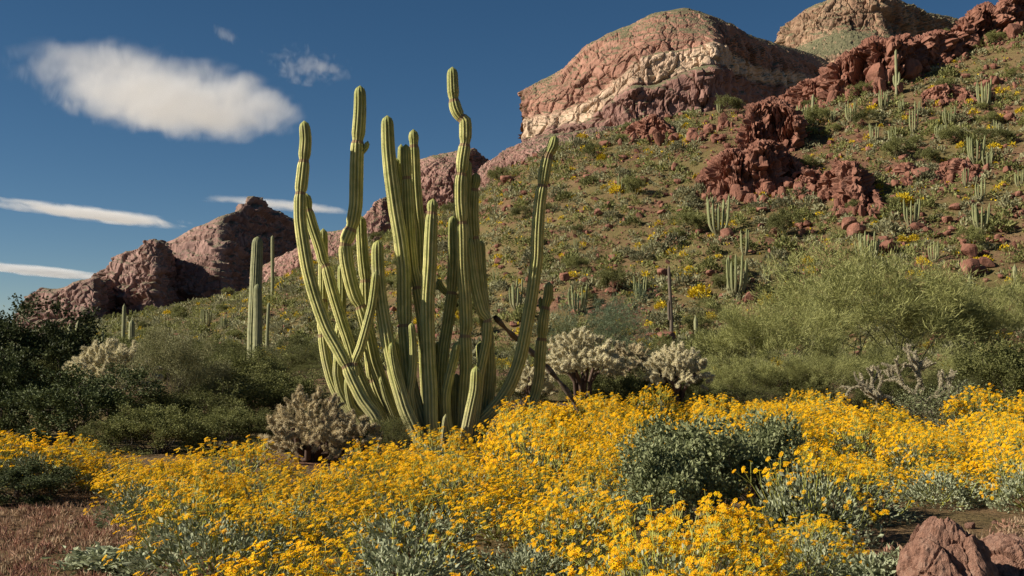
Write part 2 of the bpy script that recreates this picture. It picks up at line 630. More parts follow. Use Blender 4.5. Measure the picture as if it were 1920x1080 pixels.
def loft(net, nu, nv, amp, sc, seed, bands=None, crag=0.5, lump=0.7, strata=0.35, fl=0.55):
    """net[column][level] = (px, py, depth)"""
    C = np.array([[W(*p) for p in col] for col in net])            # columns, levels, 3
    lev = np.linspace(0, 1, C.shape[1]) if bands is None else np.asarray(bands, float)
    G = catmull(C, nu)
    G = np.transpose(catmull(np.transpose(G, (1, 0, 2)), nv), (1, 0, 2))
    bv = catmull(np.stack([lev, lev, lev], 1), nv)[:, 0]
    B = np.broadcast_to(bv[None, :], (nu, nv)).ravel()
    du = np.gradient(G, axis=0)
    dv = np.gradient(G, axis=1)
    nrm = np.cross(du, dv)
    nrm /= np.linalg.norm(nrm, axis=2)[:, :, None] + 1e-9
    Pn = G.reshape(-1, 3)
    Q = Pn * sc + seed * 11.7
    big = fbm(Q * np.array([1, 1, 0.55]), 5, 0.55)
    wob = Q + 0.22 * np.stack([fbm(Q * 1.7 + 3, 3), fbm(Q * 1.7 + 9, 3), fbm(Q * 1.7 + 15, 3)], 1)
    v1, e1 = cells(wob * np.array([2.6, 2.6, 1.0]))
    v2, e2 = cells(wob * np.array([7.5, 7.5, 3.4]) + 4.4)
    flute = fbm(Q * np.array([4.2, 4.2, 0.7]) + big[:, None] * 0.6, 4, 0.55, ridged=True)
    hz = wob[:, 2] * 7.0 + 0.35 * wob[:, 0]
    led = np.clip(2.2 * perlin(np.stack([0 * hz + seed, 0 * hz, hz], 1)), -1, 1) + 0.5 * np.clip(2.2 * perlin(np.stack([0 * hz + seed, 0 * hz + 5, hz * 2.3], 1)), -1, 1)
    fine = fbm(Q * 16, 3, 0.6)
    steep = np.clip(1.25 - np.abs(nrm.reshape(-1, 3)[:, 2]) * 1.2, 0.12, 1)
    joint = -np.clip(1 - e1 / 0.10, 0, 1) - 0.5 * np.clip(1 - e2 / 0.12, 0, 1)
    disp = amp * (lump * big + crag * steep * (fl * flute + 0.75 * v1 + 0.42 * v2 + 0.6 * joint) + strata * steep * led + 0.08 * fine)
    e = np.ones((nu, nv))
    V = Pn + nrm.reshape(-1, 3) * (disp * e.ravel())[:, None]
    i, j = np.meshgrid(np.arange(nu - 1), np.arange(nv - 1), indexing='ij')
    q = np.stack([i * nv + j, (i + 1) * nv + j, (i + 1) * nv + j + 1, i * nv + j + 1], -1).reshape(-1, 4)
    return V, q, np.clip(B, 0, 1)


def landform(name, label, lofts, mat):
    Vs, Fs, Bs, n = [], [], [], 0
    for V, q, B in lofts:
        Vs.append(V)
        Fs.append(q + n)
        Bs.append(B)
        n += len(V)
    me = make_mesh(name, np.concatenate(Vs), [np.concatenate(Fs)], mat, {'band': np.concatenate(Bs)}, smooth=False)
    return link(name, me, kind='structure', label=label)


def butte_col(px, Y, foot, cb, ct, mid, top, bench=8.0, back=70.0, dpx=0.0):
    """levels: foot, bench edge, bench, cream foot, cream top, shoulder, top, back"""
    return [(px, foot + 40, Y - bench - 6), (px, foot, Y - bench - 2), (px, cb + 9, Y - bench), (px, cb + 2, Y - 1.5), (px, cb - 3, Y), (px, ct + 4, Y + 4),
            (px, ct - 3, Y + 7), (px, (ct + mid) / 2, Y + 10), (px, mid, Y + 16), (px, top + 2, Y + 34), (px + dpx, top + 4, Y + back), (px + dpx, top + 90, Y + back + 60)]


bt = [butte_col(1075, 505, 330, 262, 228, 208, 190, 3), butte_col(1003, 470, 330, 262, 225, 203, 184, 3),
      butte_col(982, 440, 330, 262, 220, 196, 180, 3), butte_col(996, 424, 330, 256, 217, 186, 164, 3), butte_col(1054, 416, 320, 236, 206, 165, 133, 3),
      butte_col(1100, 411, 300, 222, 188, 137, 90, 5), butte_col(1140, 409, 275, 190, 158, 108, 66, 9), butte_col(1185, 407, 260, 160, 122, 86, 50, 12),
      butte_col(1230, 406, 250, 155, 102, 62, 27, 12), butte_col(1285, 405, 240, 134, 94, 56, 19, 12), butte_col(1335, 404, 235, 120, 80, 58, 32, 12),
      butte_col(1362, 412, 235, 130, 90, 68, 45, 6), butte_col(1400, 450, 240, 150, 115, 88, 66, 4), butte_col(1450, 495, 240, 160, 130, 104, 82, 3),
      butte_col(1510, 540, 240, 170, 140, 118, 100, 3), butte_col(1600, 580, 240, 190, 165, 150, 135, 3)]
landform('banded_butte', 'domed butte of red-brown cliffs crossed by a cream rock band', [loft(bt, 620, 260, 2.0, 0.045, 1, crag=0.95, lump=0.5, fl=0.25, strata=0.35, bands= [0, .1, .2, .27, .30, .50, .53, .6, .7, .85, .95, 1.0])], M['butte'])


def peak_col(px, Y, pys, dY=(0, 8, 70, 84, 100, 160, 220)):
    return [(px, p, Y + d) for p, d in zip(pys, dY)]


pk = [peak_col(1500, 720, (190, 140, 110, 90, 80, 90, 200)), peak_col(1462, 640, (190, 130, 100, 84, 76, 90, 200)), peak_col(1476, 615, (190, 120, 96, 64, 46, 70, 200)), peak_col(1505, 605, (190, 110, 84, 45, 20, 50, 200)),
      peak_col(1545, 600, (190, 105, 66, 26, 4, 30, 200)), peak_col(1585, 596, (190, 100, 58, 16, -10, 10, 200)),
      peak_col(1625, 594, (190, 100, 60, 18, -14, 6, 200)), peak_col(1660, 594, (190, 100, 64, 24, -8, 10, 200)), peak_col(1690, 622, (190, 100, 66, 34, 8, 20, 200)),
      peak_col(1740, 690, (190, 100, 70, 42, 24, 40, 200)), peak_col(1790, 740, (190, 110, 80, 58, 38, 50, 200)), peak_col(1850, 780, (190, 120, 90, 70, 55, 70, 200)),
      peak_col(1930, 800, (190, 120, 95, 80, 70, 80, 200))]
landform('rocky_peak', 'tan rocky peak with a scrubby green apron and one shaded flank', [loft(pk, 380, 180, 3.4, 0.035, 2, crag=1.1, lump=0.5, fl=0.25, strata=0.5)], M['peak'])

# left-hand mountain: three buttresses stepping back to a knobbed summit
ma = [peak_col(p, Y, py, (0, 10, 18, 30, 45, 100, 160)) for p, Y, py in (
    (30, 800, (680, 640, 615, 600, 592, 610, 680)), (62, 740, (680, 640, 600, 575, 560, 590, 680)), (80, 715, (680, 640, 590, 556, 541, 580, 680)),
    (112, 708, (680, 640, 590, 556, 540, 570, 680)), (150, 700, (680, 640, 586, 545, 529, 560, 680)), (178, 700, (680, 640, 585, 540, 522, 560, 680)),
    (188, 735, (680, 640, 590, 548, 524, 560, 680)), (215, 790, (680, 640, 596, 556, 530, 560, 680)), (250, 840, (680, 640, 605, 580, 560, 580, 680)), (330, 850, (680, 650, 620, 600, 590, 600, 680)))]
mb = [peak_col(p, Y, py, (0, 10, 18, 30, 45, 100, 160)) for p, Y, py in (
    (160, 860, (660, 600, 560, 545, 535, 560, 660)), (200, 810, (660, 590, 545, 515, 500, 540, 660)), (220, 790, (660, 590, 530, 495, 480, 530, 660)),
    (262, 780, (660, 590, 525, 485, 467, 520, 660)), (280, 772, (660, 590, 520, 470, 450, 500, 660)), (294, 772, (660, 590, 520, 470, 449, 500, 660)),
    (302, 800, (660, 590, 525, 480, 458, 500, 660)), (322, 850, (660, 590, 530, 500, 480, 520, 660)), (380, 900, (660, 600, 560, 530, 520, 540, 660)))]
mc = [peak_col(p, Y, py, (0, 14, 30, 60, 90, 180, 260)) for p, Y, py in (
    (240, 960, (660, 580, 530, 505, 490, 520, 660)), (290, 880, (660, 565, 515, 480, 462, 500, 660)), (322, 850, (660, 560, 505, 470, 450, 490, 660)),
    (370, 835, (660, 560, 495, 450, 425, 470, 660)), (405, 828, (660, 560, 490, 435, 410, 450, 660)), (425, 835, (660, 560, 490, 432, 402, 440, 660)),
    (446, 870, (660, 560, 490, 432, 394, 430, 660)), (458, 885, (660, 560, 490, 425, 381, 420, 660)), (470, 900, (660, 560, 490, 422, 369, 420, 660)), (487, 925, (660, 560, 490, 424, 370, 420, 660)), (500, 945, (660, 560, 495, 432, 384, 430, 660)), (512, 965, (660, 560, 495, 438, 394, 430, 660)),
    (540, 1010, (660, 565, 505, 450, 405, 440, 660)), (590, 1060, (660, 570, 520, 475, 435, 460, 660)), (660, 1100, (660, 580, 540, 505, 475, 490, 660)), (740, 1130, (660, 600, 560, 535, 515, 520, 660)))]
landform('craggy_mountain', 'purple-brown craggy mountain with a knobbed summit', [loft(ma, 330, 130, 4.6, 0.026, 3, crag=1.0, lump=0.4, fl=0.3, strata=0.5), loft(mb, 260, 130, 4.6, 0.026, 4, crag=1.0, lump=0.4, fl=0.3, strata=0.5), loft(mc, 420, 170, 4.4, 0.024, 5, crag=0.65, lump=0.25, fl=0.3, strata=1.0)], M['mountain'])

mr = [peak_col(p, Y, py, (0, 4, 8, 14, 22, 60, 100)) for p, Y, py in (
    (470, 300, (620, 560, 540, 525, 515, 540, 640)), (515, 290, (600, 545, 515, 498, 488, 520, 640)), (560, 282, (590, 530, 495, 475, 463, 500, 640)),
    (610, 276, (580, 510, 475, 452, 438, 480, 620)), (650, 273, (570, 500, 465, 442, 428, 470, 620)), (690, 270, (560, 480, 440, 416, 402, 450, 600)),
    (714, 268, (560, 470, 420, 392, 374, 420, 600)), (730, 274, (550, 470, 420, 390, 370, 420, 600)), (752, 290, (550, 460, 420, 398, 382, 420, 600)))]
ms = [peak_col(p, Y, py, (0, 4, 8, 14, 24, 60, 100)) for p, Y, py in (
    (730, 330, (520, 440, 410, 395, 385, 420, 560)), (768, 308, (510, 420, 360, 334, 320, 370, 560)), (788, 300, (500, 410, 345, 315, 302, 350, 560)),
    (815, 297, (490, 400, 340, 308, 294, 340, 560)), (850, 296, (480, 395, 335, 302, 287, 330, 560)), (874, 297, (470, 390, 330, 300, 283, 320, 560)),
    (886, 320, (470, 390, 330, 302, 284, 320, 560)), (905, 350, (470, 390, 340, 310, 295, 330, 560)), (930, 372, (470, 400, 360, 330, 318, 340, 560)))]
mt = [peak_col(p, Y, py, (0, 4, 8, 14, 22, 60, 100)) for p, Y, py in (
    (890, 275, (430, 380, 360, 350, 345, 380, 560)), (908, 262, (430, 370, 340, 322, 312, 350, 560)), (940, 256, (420, 350, 315, 298, 290, 330, 560)),
    (975, 252, (410, 335, 298, 280, 270, 310, 560)), (1020, 250, (400, 325, 285, 266, 256, 300, 560)), (1070, 250, (390, 315, 276, 258, 248, 290, 560)),
    (1130, 252, (380, 305, 265, 248, 238, 280, 560)), (1200, 256, (370, 300, 262, 245, 235, 270, 560)))]
landform('pink_ridge', 'pink rocky ridge running down behind the scrubby slope', [loft(mr, 300, 110, 1.3, 0.11, 6, crag=1.0), loft(mt, 300, 110, 1.3, 0.11, 8, crag=1.0)], M['pink_ridge'])
landform('small_butte', 'small rounded reddish butte with a shaded cleft', [loft(ms, 260, 130, 1.7, 0.09, 7, crag=1.0)], M['pink_ridge'])


# ------------------------------------------------------------------ stones
def rock_mesh(name, mat, seed, n=9, box=3.0, cuts=9, rough=0.10, fr=1.6, zflat=True):
    """a chipped stone about 2 units across, its base at z = 0"""
    rs = np.random.RandomState(seed)
    V, Fq = [], []
    idx = {}
    g = np.linspace(-1, 1, n + 1)
    cnt = 0
    for ax in range(3):
        for sgn in (-1, 1):
            base = cnt
            for a in g:
                for b in g:
                    p = [0, 0, 0]
                    p[ax] = sgn
                    p[(ax + 1) % 3] = a
                    p[(ax + 2) % 3] = b
                    V.append(p)
                    cnt += 1
            for i in range(n):
                for j in range(n):
                    q = [base + i * (n + 1) + j, base + (i + 1) * (n + 1) + j, base + (i + 1) * (n + 1) + j + 1, base + i * (n + 1) + j + 1]
                    Fq.append(q if sgn > 0 else q[::-1])
    V = np.array(V, float)
    V /= (np.abs(V) ** box).sum(1)[:, None] ** (1 / box)
    for _ in range(cuts):
        d = rs.normal(size=3)
        d[2] *= 0.8
        d /= np.linalg.norm(d)
        h = rs.uniform(0.62, 0.95)
        s = V @ d - h
        V = V - np.where(s > 0, s, 0)[:, None] * d * 0.92
    nn = V / np.linalg.norm(V, axis=1)[:, None]
    V = V + nn * (rough * fbm(V * fr + seed * 3.1, 4, 0.6) + rough * 0.5 * fbm(V * fr * np.array([3, 3, 0.7]) + seed, 3, 0.6, True))[:, None]
    V[:, 2] -= V[:, 2].min() + 0.25
    # weld the cube seams
    key = np.round(V, 5)
    _, first, inv = np.unique(key, axis=0, return_index=True, return_inverse=True)
    inv = inv.ravel()
    return make_mesh(name, V[first], [inv[np.array(Fq)]], mat, smooth=False)


BLOCKS = [rock_mesh('rock_block', M['red_rock'], 20 + k, 8, 5.0, 20, 0.10, 1.7) for k in range(8)]
STONES = [rock_mesh('stone', M['red_rock'], 40 + k, 6, 5.0, 22, 0.06, 1.3) for k in range(6)]


def outcrop(label, prof, spots, seed, thick=5.0, amp=1.0, sc=0.33):
    """prof: (px, py of the foot, py of the top) along the cliff; it is lofted, weathered and strewn with blocks (spots)"""
    rs = np.random.RandomState(seed)
    org = None
    net = []
    for k, (px, pf, pt) in enumerate(prof):
        q = hit(px, pf)
        if org is None:
            org = q.copy()
        Y = q[1] + rs.uniform(-1.2, 1.2)
        m = (pf - pt)
        end = 0.35 if k in (0, len(prof) - 1) else 1.0
        t = thick * end
        net.append([(px, pf + 14, Y - 1.5), (px, pf, Y - 0.4), (px, pf - m * 0.35, Y + 0.2), (px + rs.uniform(-3, 3), pf - m * 0.75, Y + 0.5), (px, pt + m * 0.06, Y + 1.0),
                    (px, pt, Y + 1.0 + t * 0.4), (px, pt + m * 0.10, Y + 1.0 + t), (px, pt + m * 0.5, Y + 2.0 + t), (px, pf + 20, Y + 3 + t)])
    V, q, B = loft(net, max(60, 15 * len(prof)), 56, amp * 0.95, sc, seed + 30, crag=1.15, lump=0.35, fl=0.18, strata=0.2)
    t = thing('rock_outcrop', label, 'rock outcrop', org)
    link('rock_face', make_mesh('rock_face', V - org, [q], M['red_rock'], smooth=False), t)
    for px, py, hw, hh, n in spots:
        for k in range(n):
            u = rs.uniform(-1, 1)
            q = hit(px + u * hw, py + rs.uniform(-0.3, 0.3) * hh)
            if q is None:
                continue
            m = q[1] / F
            h = hh * m * (1 - 0.55 * abs(u) ** 1.5) * rs.uniform(0.3, 1.1) * 0.42
            w = h * rs.uniform(0.4, 0.95)
            o = link('block', BLOCKS[rs.randint(len(BLOCKS))], t)
            o.location = q - org - np.array([0, 0, h * 0.12])
            o.scale = (w, w * rs.uniform(0.8, 1.5), h)
            o.rotation_euler = (rs.normal() * 0.2, 0.12 + rs.normal() * 0.2, rs.uniform(0, 6.28))
    return t


outcrop('tall red knob of rock with deep black clefts on the slope below the butte',
        [(1385, 290, 262), (1400, 290, 225), (1412, 292, 196), (1428, 290, 188), (1445, 288, 182), (1462, 285, 188), (1478, 282, 194), (1492, 280, 212), (1504, 278, 250)],
        [(1440, 290, 50, 45, 26), (1380, 300, 40, 36, 14)], 1, 4.5, 1.2)
outcrop('broad fluted red cliff below the tall rock knob on the slope',
        [(1318, 362, 345), (1332, 362, 318), (1350, 362, 290), (1372, 362, 276), (1394, 362, 282), (1412, 360, 270), (1432, 356, 262), (1452, 350, 266), (1470, 345, 285), (1490, 345, 300), (1505, 345, 325)],
        [(1400, 370, 80, 40, 30), (1490, 360, 40, 40, 14), (1330, 370, 30, 26, 8)], 2, 5, 1.2)
outcrop('square-topped red rock tower with a hollow at its foot',
        [(1535, 365, 340), (1552, 368, 322), (1566, 375, 316), (1578, 380, 304), (1590, 384, 302), (1604, 386, 304), (1620, 388, 318), (1634, 390, 350), (1650, 398, 372)],
        [(1600, 398, 50, 34, 18), (1555, 372, 30, 30, 10)], 3, 3.5, 0.9)
outcrop('long row of jagged red rock columns along the ridge crest',
        [(1468, 200, 186), (1490, 200, 168), (1515, 198, 150), (1540, 192, 140), (1565, 188, 118), (1590, 184, 98), (1615, 178, 84), (1640, 168, 70), (1665, 158, 74), (1690, 150, 66), (1715, 140, 72), (1740, 130, 62), (1765, 120, 56), (1790, 108, 62), (1806, 98, 74)],
        [(1500, 196, 40, 36, 14), (1570, 186, 46, 50, 20), (1640, 162, 46, 60, 20), (1700, 140, 40, 50, 16), (1765, 115, 44, 45, 16)], 4, 6, 1.5, 0.28)
outcrop('leaning red crag at the top of the ridge crest',
        [(1790, 95, 66), (1808, 92, 36), (1826, 86, 18), (1846, 80, 6), (1866, 72, 12), (1888, 62, -6), (1912, 52, -14), (1940, 40, -24), (1970, 20, -20)],
        [(1835, 85, 40, 45, 14), (1890, 60, 34, 50, 14)], 5, 6, 1.5, 0.28)
outcrop('low broken red rocks under the cream-banded butte',
        [(1166, 262, 250), (1186, 262, 236), (1206, 260, 224), (1226, 258, 214), (1246, 258, 228), (1264, 262, 246)],
        [(1190, 268, 34, 30, 10), (1240, 264, 30, 34, 10), (1300, 262, 50, 32, 16), (1340, 240, 36, 28, 10)], 6, 3, 0.9)
outcrop('low red rock rib above the scattered organ pipes',
        [(1752, 335, 322), (1770, 336, 306), (1788, 338, 296), (1808, 336, 300), (1826, 332, 310), (1840, 330, 322)],
        [(1790, 340, 44, 34, 14), (1830, 318, 30, 30, 8)], 7, 3, 0.9)
outcrop('broken red rib of rock joining the fluted cliff to the square-topped tower',
        [(1492, 352, 340), (1506, 354, 326), (1520, 356, 318), (1534, 358, 324), (1548, 362, 338)],
        [(1515, 362, 36, 30, 16), (1520, 335, 30, 26, 10)], 12, 3, 0.9)
outcrop('small red rock pile beside a green shrub on the open slope',
        [(1672, 334, 326), (1684, 335, 314), (1698, 335, 306), (1712, 334, 314), (1724, 333, 326)],
        [(1700, 338, 28, 26, 8), (1690, 325, 20, 22, 6)], 8, 2.5, 0.8)
outcrop('weathered red ledges high on the slope under the ridge crest',
        [(1728, 190, 180), (1745, 190, 166), (1765, 188, 160), (1785, 186, 158), (1806, 184, 164), (1825, 182, 174)],
        [(1800, 185, 60, 28, 14), (1745, 192, 30, 28, 8), (1880, 160, 40, 26, 10)], 9, 3, 0.8)


# ------------------------------------------------------------------ plant building blocks
def unit(v):
    return v / (np.linalg.norm(v, axis=-1, keepdims=True) + 1e-9)


def frames(D):
    """two axes at right angles to each direction"""
    D = unit(np.asarray(D, float))
    up = np.where(np.abs(D[:, 2:3]) < 0.9, np.array([[0, 0, 1.0]]), np.array([[1.0, 0, 0]]))
    a = unit(np.cross(up, D))
    return a, np.cross(D, a)


def seg_tubes(mb, segs, sides=3, tone=None, mi=0):
    S = np.array(segs, float)                 # n,8: p0 p1 r0 r1
    if not len(S):
        return
    p0, p1, r0, r1 = S[:, :3], S[:, 3:6], S[:, 6], S[:, 7]
    a, b = frames(p1 - p0)
    th = np.arange(sides) * 2 * math.pi / sides
    ring = np.cos(th)[None, :, None] * a[:, None] + np.sin(th)[None, :, None] * b[:, None]
    V = np.concatenate([p0[:, None] + ring * r0[:, None, None], p1[:, None] + ring * r1[:, None, None]], 1).reshape(-1, 3)
    base = (np.arange(len(S)) * sides * 2)[:, None]
    k = np.arange(sides)[None, :]
    q = np.stack([base + k, base + (k + 1) % sides, base + sides + (k + 1) % sides, base + sides + k], -1).reshape(-1, 4)
    t = R.uniform(0, 1, len(S)) if tone is None else np.broadcast_to(tone, (len(S),))
    mb.add(V, [q], np.repeat(t, sides * 2), mi)


def leaf_quads(mb, P, D, Ln, Wd, rs, tone=None, fold=0.25, mi=0):
    """folded diamond leaves at P pointing along D"""
    n = len(P)
    D = unit(D)
    a, b = frames(D)
    th = rs.uniform(0, 6.28, n)[:, None]
    s = np.cos(th) * a + np.sin(th) * b
    nn = np.cross(D, s)
    Ln = np.broadcast_to(Ln, (n,))[:, None] * rs.uniform(0.7, 1.3, (n, 1))
    Wd = np.broadcast_to(Wd, (n,))[:, None] * rs.uniform(0.7, 1.3, (n, 1))
    mid = P + D * Ln * 0.5
    V = np.stack([P, mid + s * Wd * 0.5 + nn * Wd * fold, P + D * Ln, mid - s * Wd * 0.5 + nn * Wd * fold], 1).reshape(-1, 3)
    b0 = np.arange(n)[:, None] * 4
    t = rs.uniform(0, 1, n) if tone is None else tone
    mb.add(V, [np.hstack([b0, b0 + 1, b0 + 2]), np.hstack([b0, b0 + 2, b0 + 3])], np.repeat(t, 4), mi)


def blossoms(mbp, mbd, P, Nn, rad, rs, rays=9):
    """daisy heads: a ring of ray petals round a raised disc"""
    n = len(P)
    Nn = unit(Nn)
    a, b = frames(Nn)
    rad = np.broadcast_to(rad, (n,)) * rs.uniform(0.75, 1.25, n)
    ph = rs.uniform(0, 6.28, n)
    V, = [np.zeros((n, rays * 4, 3))]
    for k in range(rays):
        for q, (da, rr, up) in enumerate(((-0.10, 0.30, 0.02), (-0.27, 0.85, 0.10), (0.0, 1.05, -0.02), (0.27, 0.85, 0.10))):
            th = ph + 2 * math.pi * k / rays + da
            droop = rs.uniform(-0.25, 0.12, n) if q == 2 else 0.0
            V[:, k * 4 + q] = P + (np.cos(th) * rad * rr)[:, None] * a + (np.sin(th) * rad * rr)[:, None] * b + Nn * (rad * (up + droop))[:, None]
    b0 = (np.arange(n * rays) * 4)[:, None]
    mbp.add(V.reshape(-1, 3), [np.hstack([b0, b0 + 1, b0 + 2, b0 + 3])], np.repeat(rs.uniform(0, 1, n), rays * 4))
    m = 6
    th = np.arange(m) * 2 * math.pi / m
    ring = P[:, None] + (np.cos(th)[None, :, None] * a[:, None] + np.sin(th)[None, :, None] * b[:, None]) * (rad * 0.40)[:, None, None] + Nn[:, None] * (rad * 0.03)[:, None, None]
    top = P + Nn * (rad * 0.24)[:, None]
    Vd = np.concatenate([ring, top[:, None]], 1).reshape(-1, 3)
    bb = (np.arange(n) * (m + 1))[:, None]
    k = np.arange(m)[None]
    f = np.stack([bb + k, bb + (k + 1) % m, bb + m + 0 * k], -1).reshape(-1, 3)
    mbd.add(Vd, [f], np.repeat(rs.uniform(0, 1, n), m + 1))


def bush_tree(rs, n_stems, height, spread, levels=4, kids=(2, 4), r0=0.02, jitter=0.25, lift=0.15, shrink=0.68, seg=2, tipl=2):
    """branch segments and twig tips of a many-stemmed shrub rooted at the origin"""
    segs, tips = [], []
    stack = []
    for k in range(n_stems):
        th = 2 * math.pi * (k + rs.uniform(-0.4, 0.4)) / n_stems
        sp = spread * rs.uniform(0.15, 1.0)
        d = np.array([math.cos(th) * sp, math.sin(th) * sp, 1.0])
        d /= np.linalg.norm(d)
        stack.append((np.array([math.cos(th), math.sin(th), 0]) * r0 * 3, d, height * rs.uniform(0.30, 0.45), r0 * rs.uniform(0.7, 1.1), 0))
    while stack:
        p, d, ln, r, lv = stack.pop()
        for s in range(seg):
            d2 = d + rs.normal(size=3) * jitter * 0.5
            d2[2] += lift * 0.4
            d2 /= np.linalg.norm(d2)
            q = p + d2 * ln / seg
            r2 = r * 0.82
            segs.append((*p, *q, r, r2))
            if lv >= levels - tipl:
                tips.append((q, d2, lv))
            p, d, r = q, d2, r2
        if lv < levels - 1:
            for c in range(rs.randint(kids[0], kids[1] + 1)):
                e = d + rs.normal(size=3) * (0.35 + jitter)
                e[2] += lift
                e /= np.linalg.norm(e)
                stack.append((p, e, ln * shrink * rs.uniform(0.7, 1.2), r * 0.7, lv + 1))
    return segs, tips


# ------------------------------------------------------------------ the organ pipe cactus
def smooth_path(P, step):
    P = np.asarray(P, float)
    L = np.concatenate([[0], np.cumsum(np.linalg.norm(np.diff(P, axis=0), axis=1))])
    n = max(6, int(L[-1] / step))
    Q = catmull(P, 12 * len(P))
    l2 = np.concatenate([[0], np.cumsum(np.linalg.norm(np.diff(Q, axis=0), axis=1))])
    s = np.linspace(0, l2[-1], n)
    return np.stack([np.interp(s, l2, Q[:, k]) for k in range(3)], 1), s


def cactus_stem(path, rad, ribs, rs, mats, joints=(), step=0.045, per=4, depth=0.10, spines=True, tip=True, base_taper=0.75):
    """ribbed stem from the tip (first point) down to the root; joints: heights along the stem (m from the tip) where it pinches in"""
    Q, s = smooth_path(path, step)
    n = len(Q)
    T = np.gradient(Q, axis=0)
    T = unit(T)
    a = np.cross(T[0], [0.13, 1, 0.07])
    a /= np.linalg.norm(a)
    A = np.zeros_like(Q)
    for i in range(n):
        a = a - T[i] * (a @ T[i])
        a /= np.linalg.norm(a)
        A[i] = a
    Bv = np.cross(T, A)
    Lt = s[-1]
    r = rad * (1.0 - 0.18 * np.exp(-s / 0.5))
    r = r * (1 + 0.04 * perlin(np.stack([s * 1.7, 0 * s + rs.uniform(0, 99), 0 * s], 1)))
    scar = np.zeros(n)
    for j in joints:
        d = np.abs(s - j)
        r = r * (1 - 0.20 * np.exp(-(d / 0.05) ** 2))
        scar = np.maximum(scar, np.exp(-(d / 0.03) ** 2))
    endt = np.clip((Lt - s) / 0.35, 0, 1)
    r = r * (base_taper + (1 - base_taper) * endt)
    if tip:
        u = np.clip(s / (rad * 1.3), 0, 1)
        r = r * np.sqrt(np.clip(1 - (1 - u) ** 2, 0.0, 1)) + 0.002
    m = ribs * per
    th = np.arange(m) * 2 * math.pi / m
    tw = rs.uniform(0, 6.28)
    wave = np.cos(ribs * th)
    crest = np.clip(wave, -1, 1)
    dep = depth * np.clip(s / 0.12, 0.3, 1)
    RR = r[:, None] * (1 + dep[:, None] * (np.abs((wave + 1) / 2) ** 0.8 * 2 - 1)[None, :])
    RR = RR * (1 - 0.06 * scar[:, None])
    V = Q[:, None] + RR[..., None] * (np.cos(th + tw)[None, :, None] * A[:, None] + np.sin(th + tw)[None, :, None] * Bv[:, None])
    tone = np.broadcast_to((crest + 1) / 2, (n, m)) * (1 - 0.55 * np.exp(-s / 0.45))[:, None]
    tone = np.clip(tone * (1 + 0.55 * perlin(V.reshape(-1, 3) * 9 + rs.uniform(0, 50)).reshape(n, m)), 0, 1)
    i, j = np.meshgrid(np.arange(n - 1), np.arange(m), indexing='ij')
    j2 = (j + 1) % m
    q = np.stack([i * m + j, i * m + j2, (i + 1) * m + j2, (i + 1) * m + j], -1).reshape(-1, 4)[:, ::-1]
    mb = MB()
    sc = np.repeat((scar[:-1] > 0.45)[:, None], m, 1).ravel()
    mb.add(V.reshape(-1, 3), [q[~sc]], tone.ravel(), 0)
    if sc.any():
        mb.F.append((q[sc], 2))
    cap = np.stack([np.zeros(m - 2, int), np.arange(1, m - 1), np.arange(2, m)], 1)
    mb.F.append((cap, 0))
    if spines:
        rows = np.arange(1, n - 1, 1)
        cols = np.arange(ribs) * per
        ii, jj = np.meshgrid(rows, cols, indexing='ij')
        P = V[ii.ravel(), jj.ravel()]
        D = unit(P - Q[ii.ravel()])
        t1, t2 = frames(D)
        k = len(P)
        for e in range(2):
            dd = unit(D + rs.normal(size=(k, 3)) * 0.75)
            w = unit(np.cross(dd, rs.normal(size=(k, 3)))) * 0.0016
            ln = rs.uniform(0.006, 0.016, (k, 1))
            Vs = np.stack([P - w, P + w, P + dd * ln], 1).reshape(-1, 3)
            b0 = np.arange(k)[:, None] * 3
            mb.add(Vs, [np.hstack([b0, b0 + 1, b0 + 2])], np.repeat(rs.uniform(0, 1, k), 3), 1)
    return mb.mesh('cactus_stem', mats, smooth=True)


CY = 16.0
CM = [M['organ'], M['spine'], M['scar']]
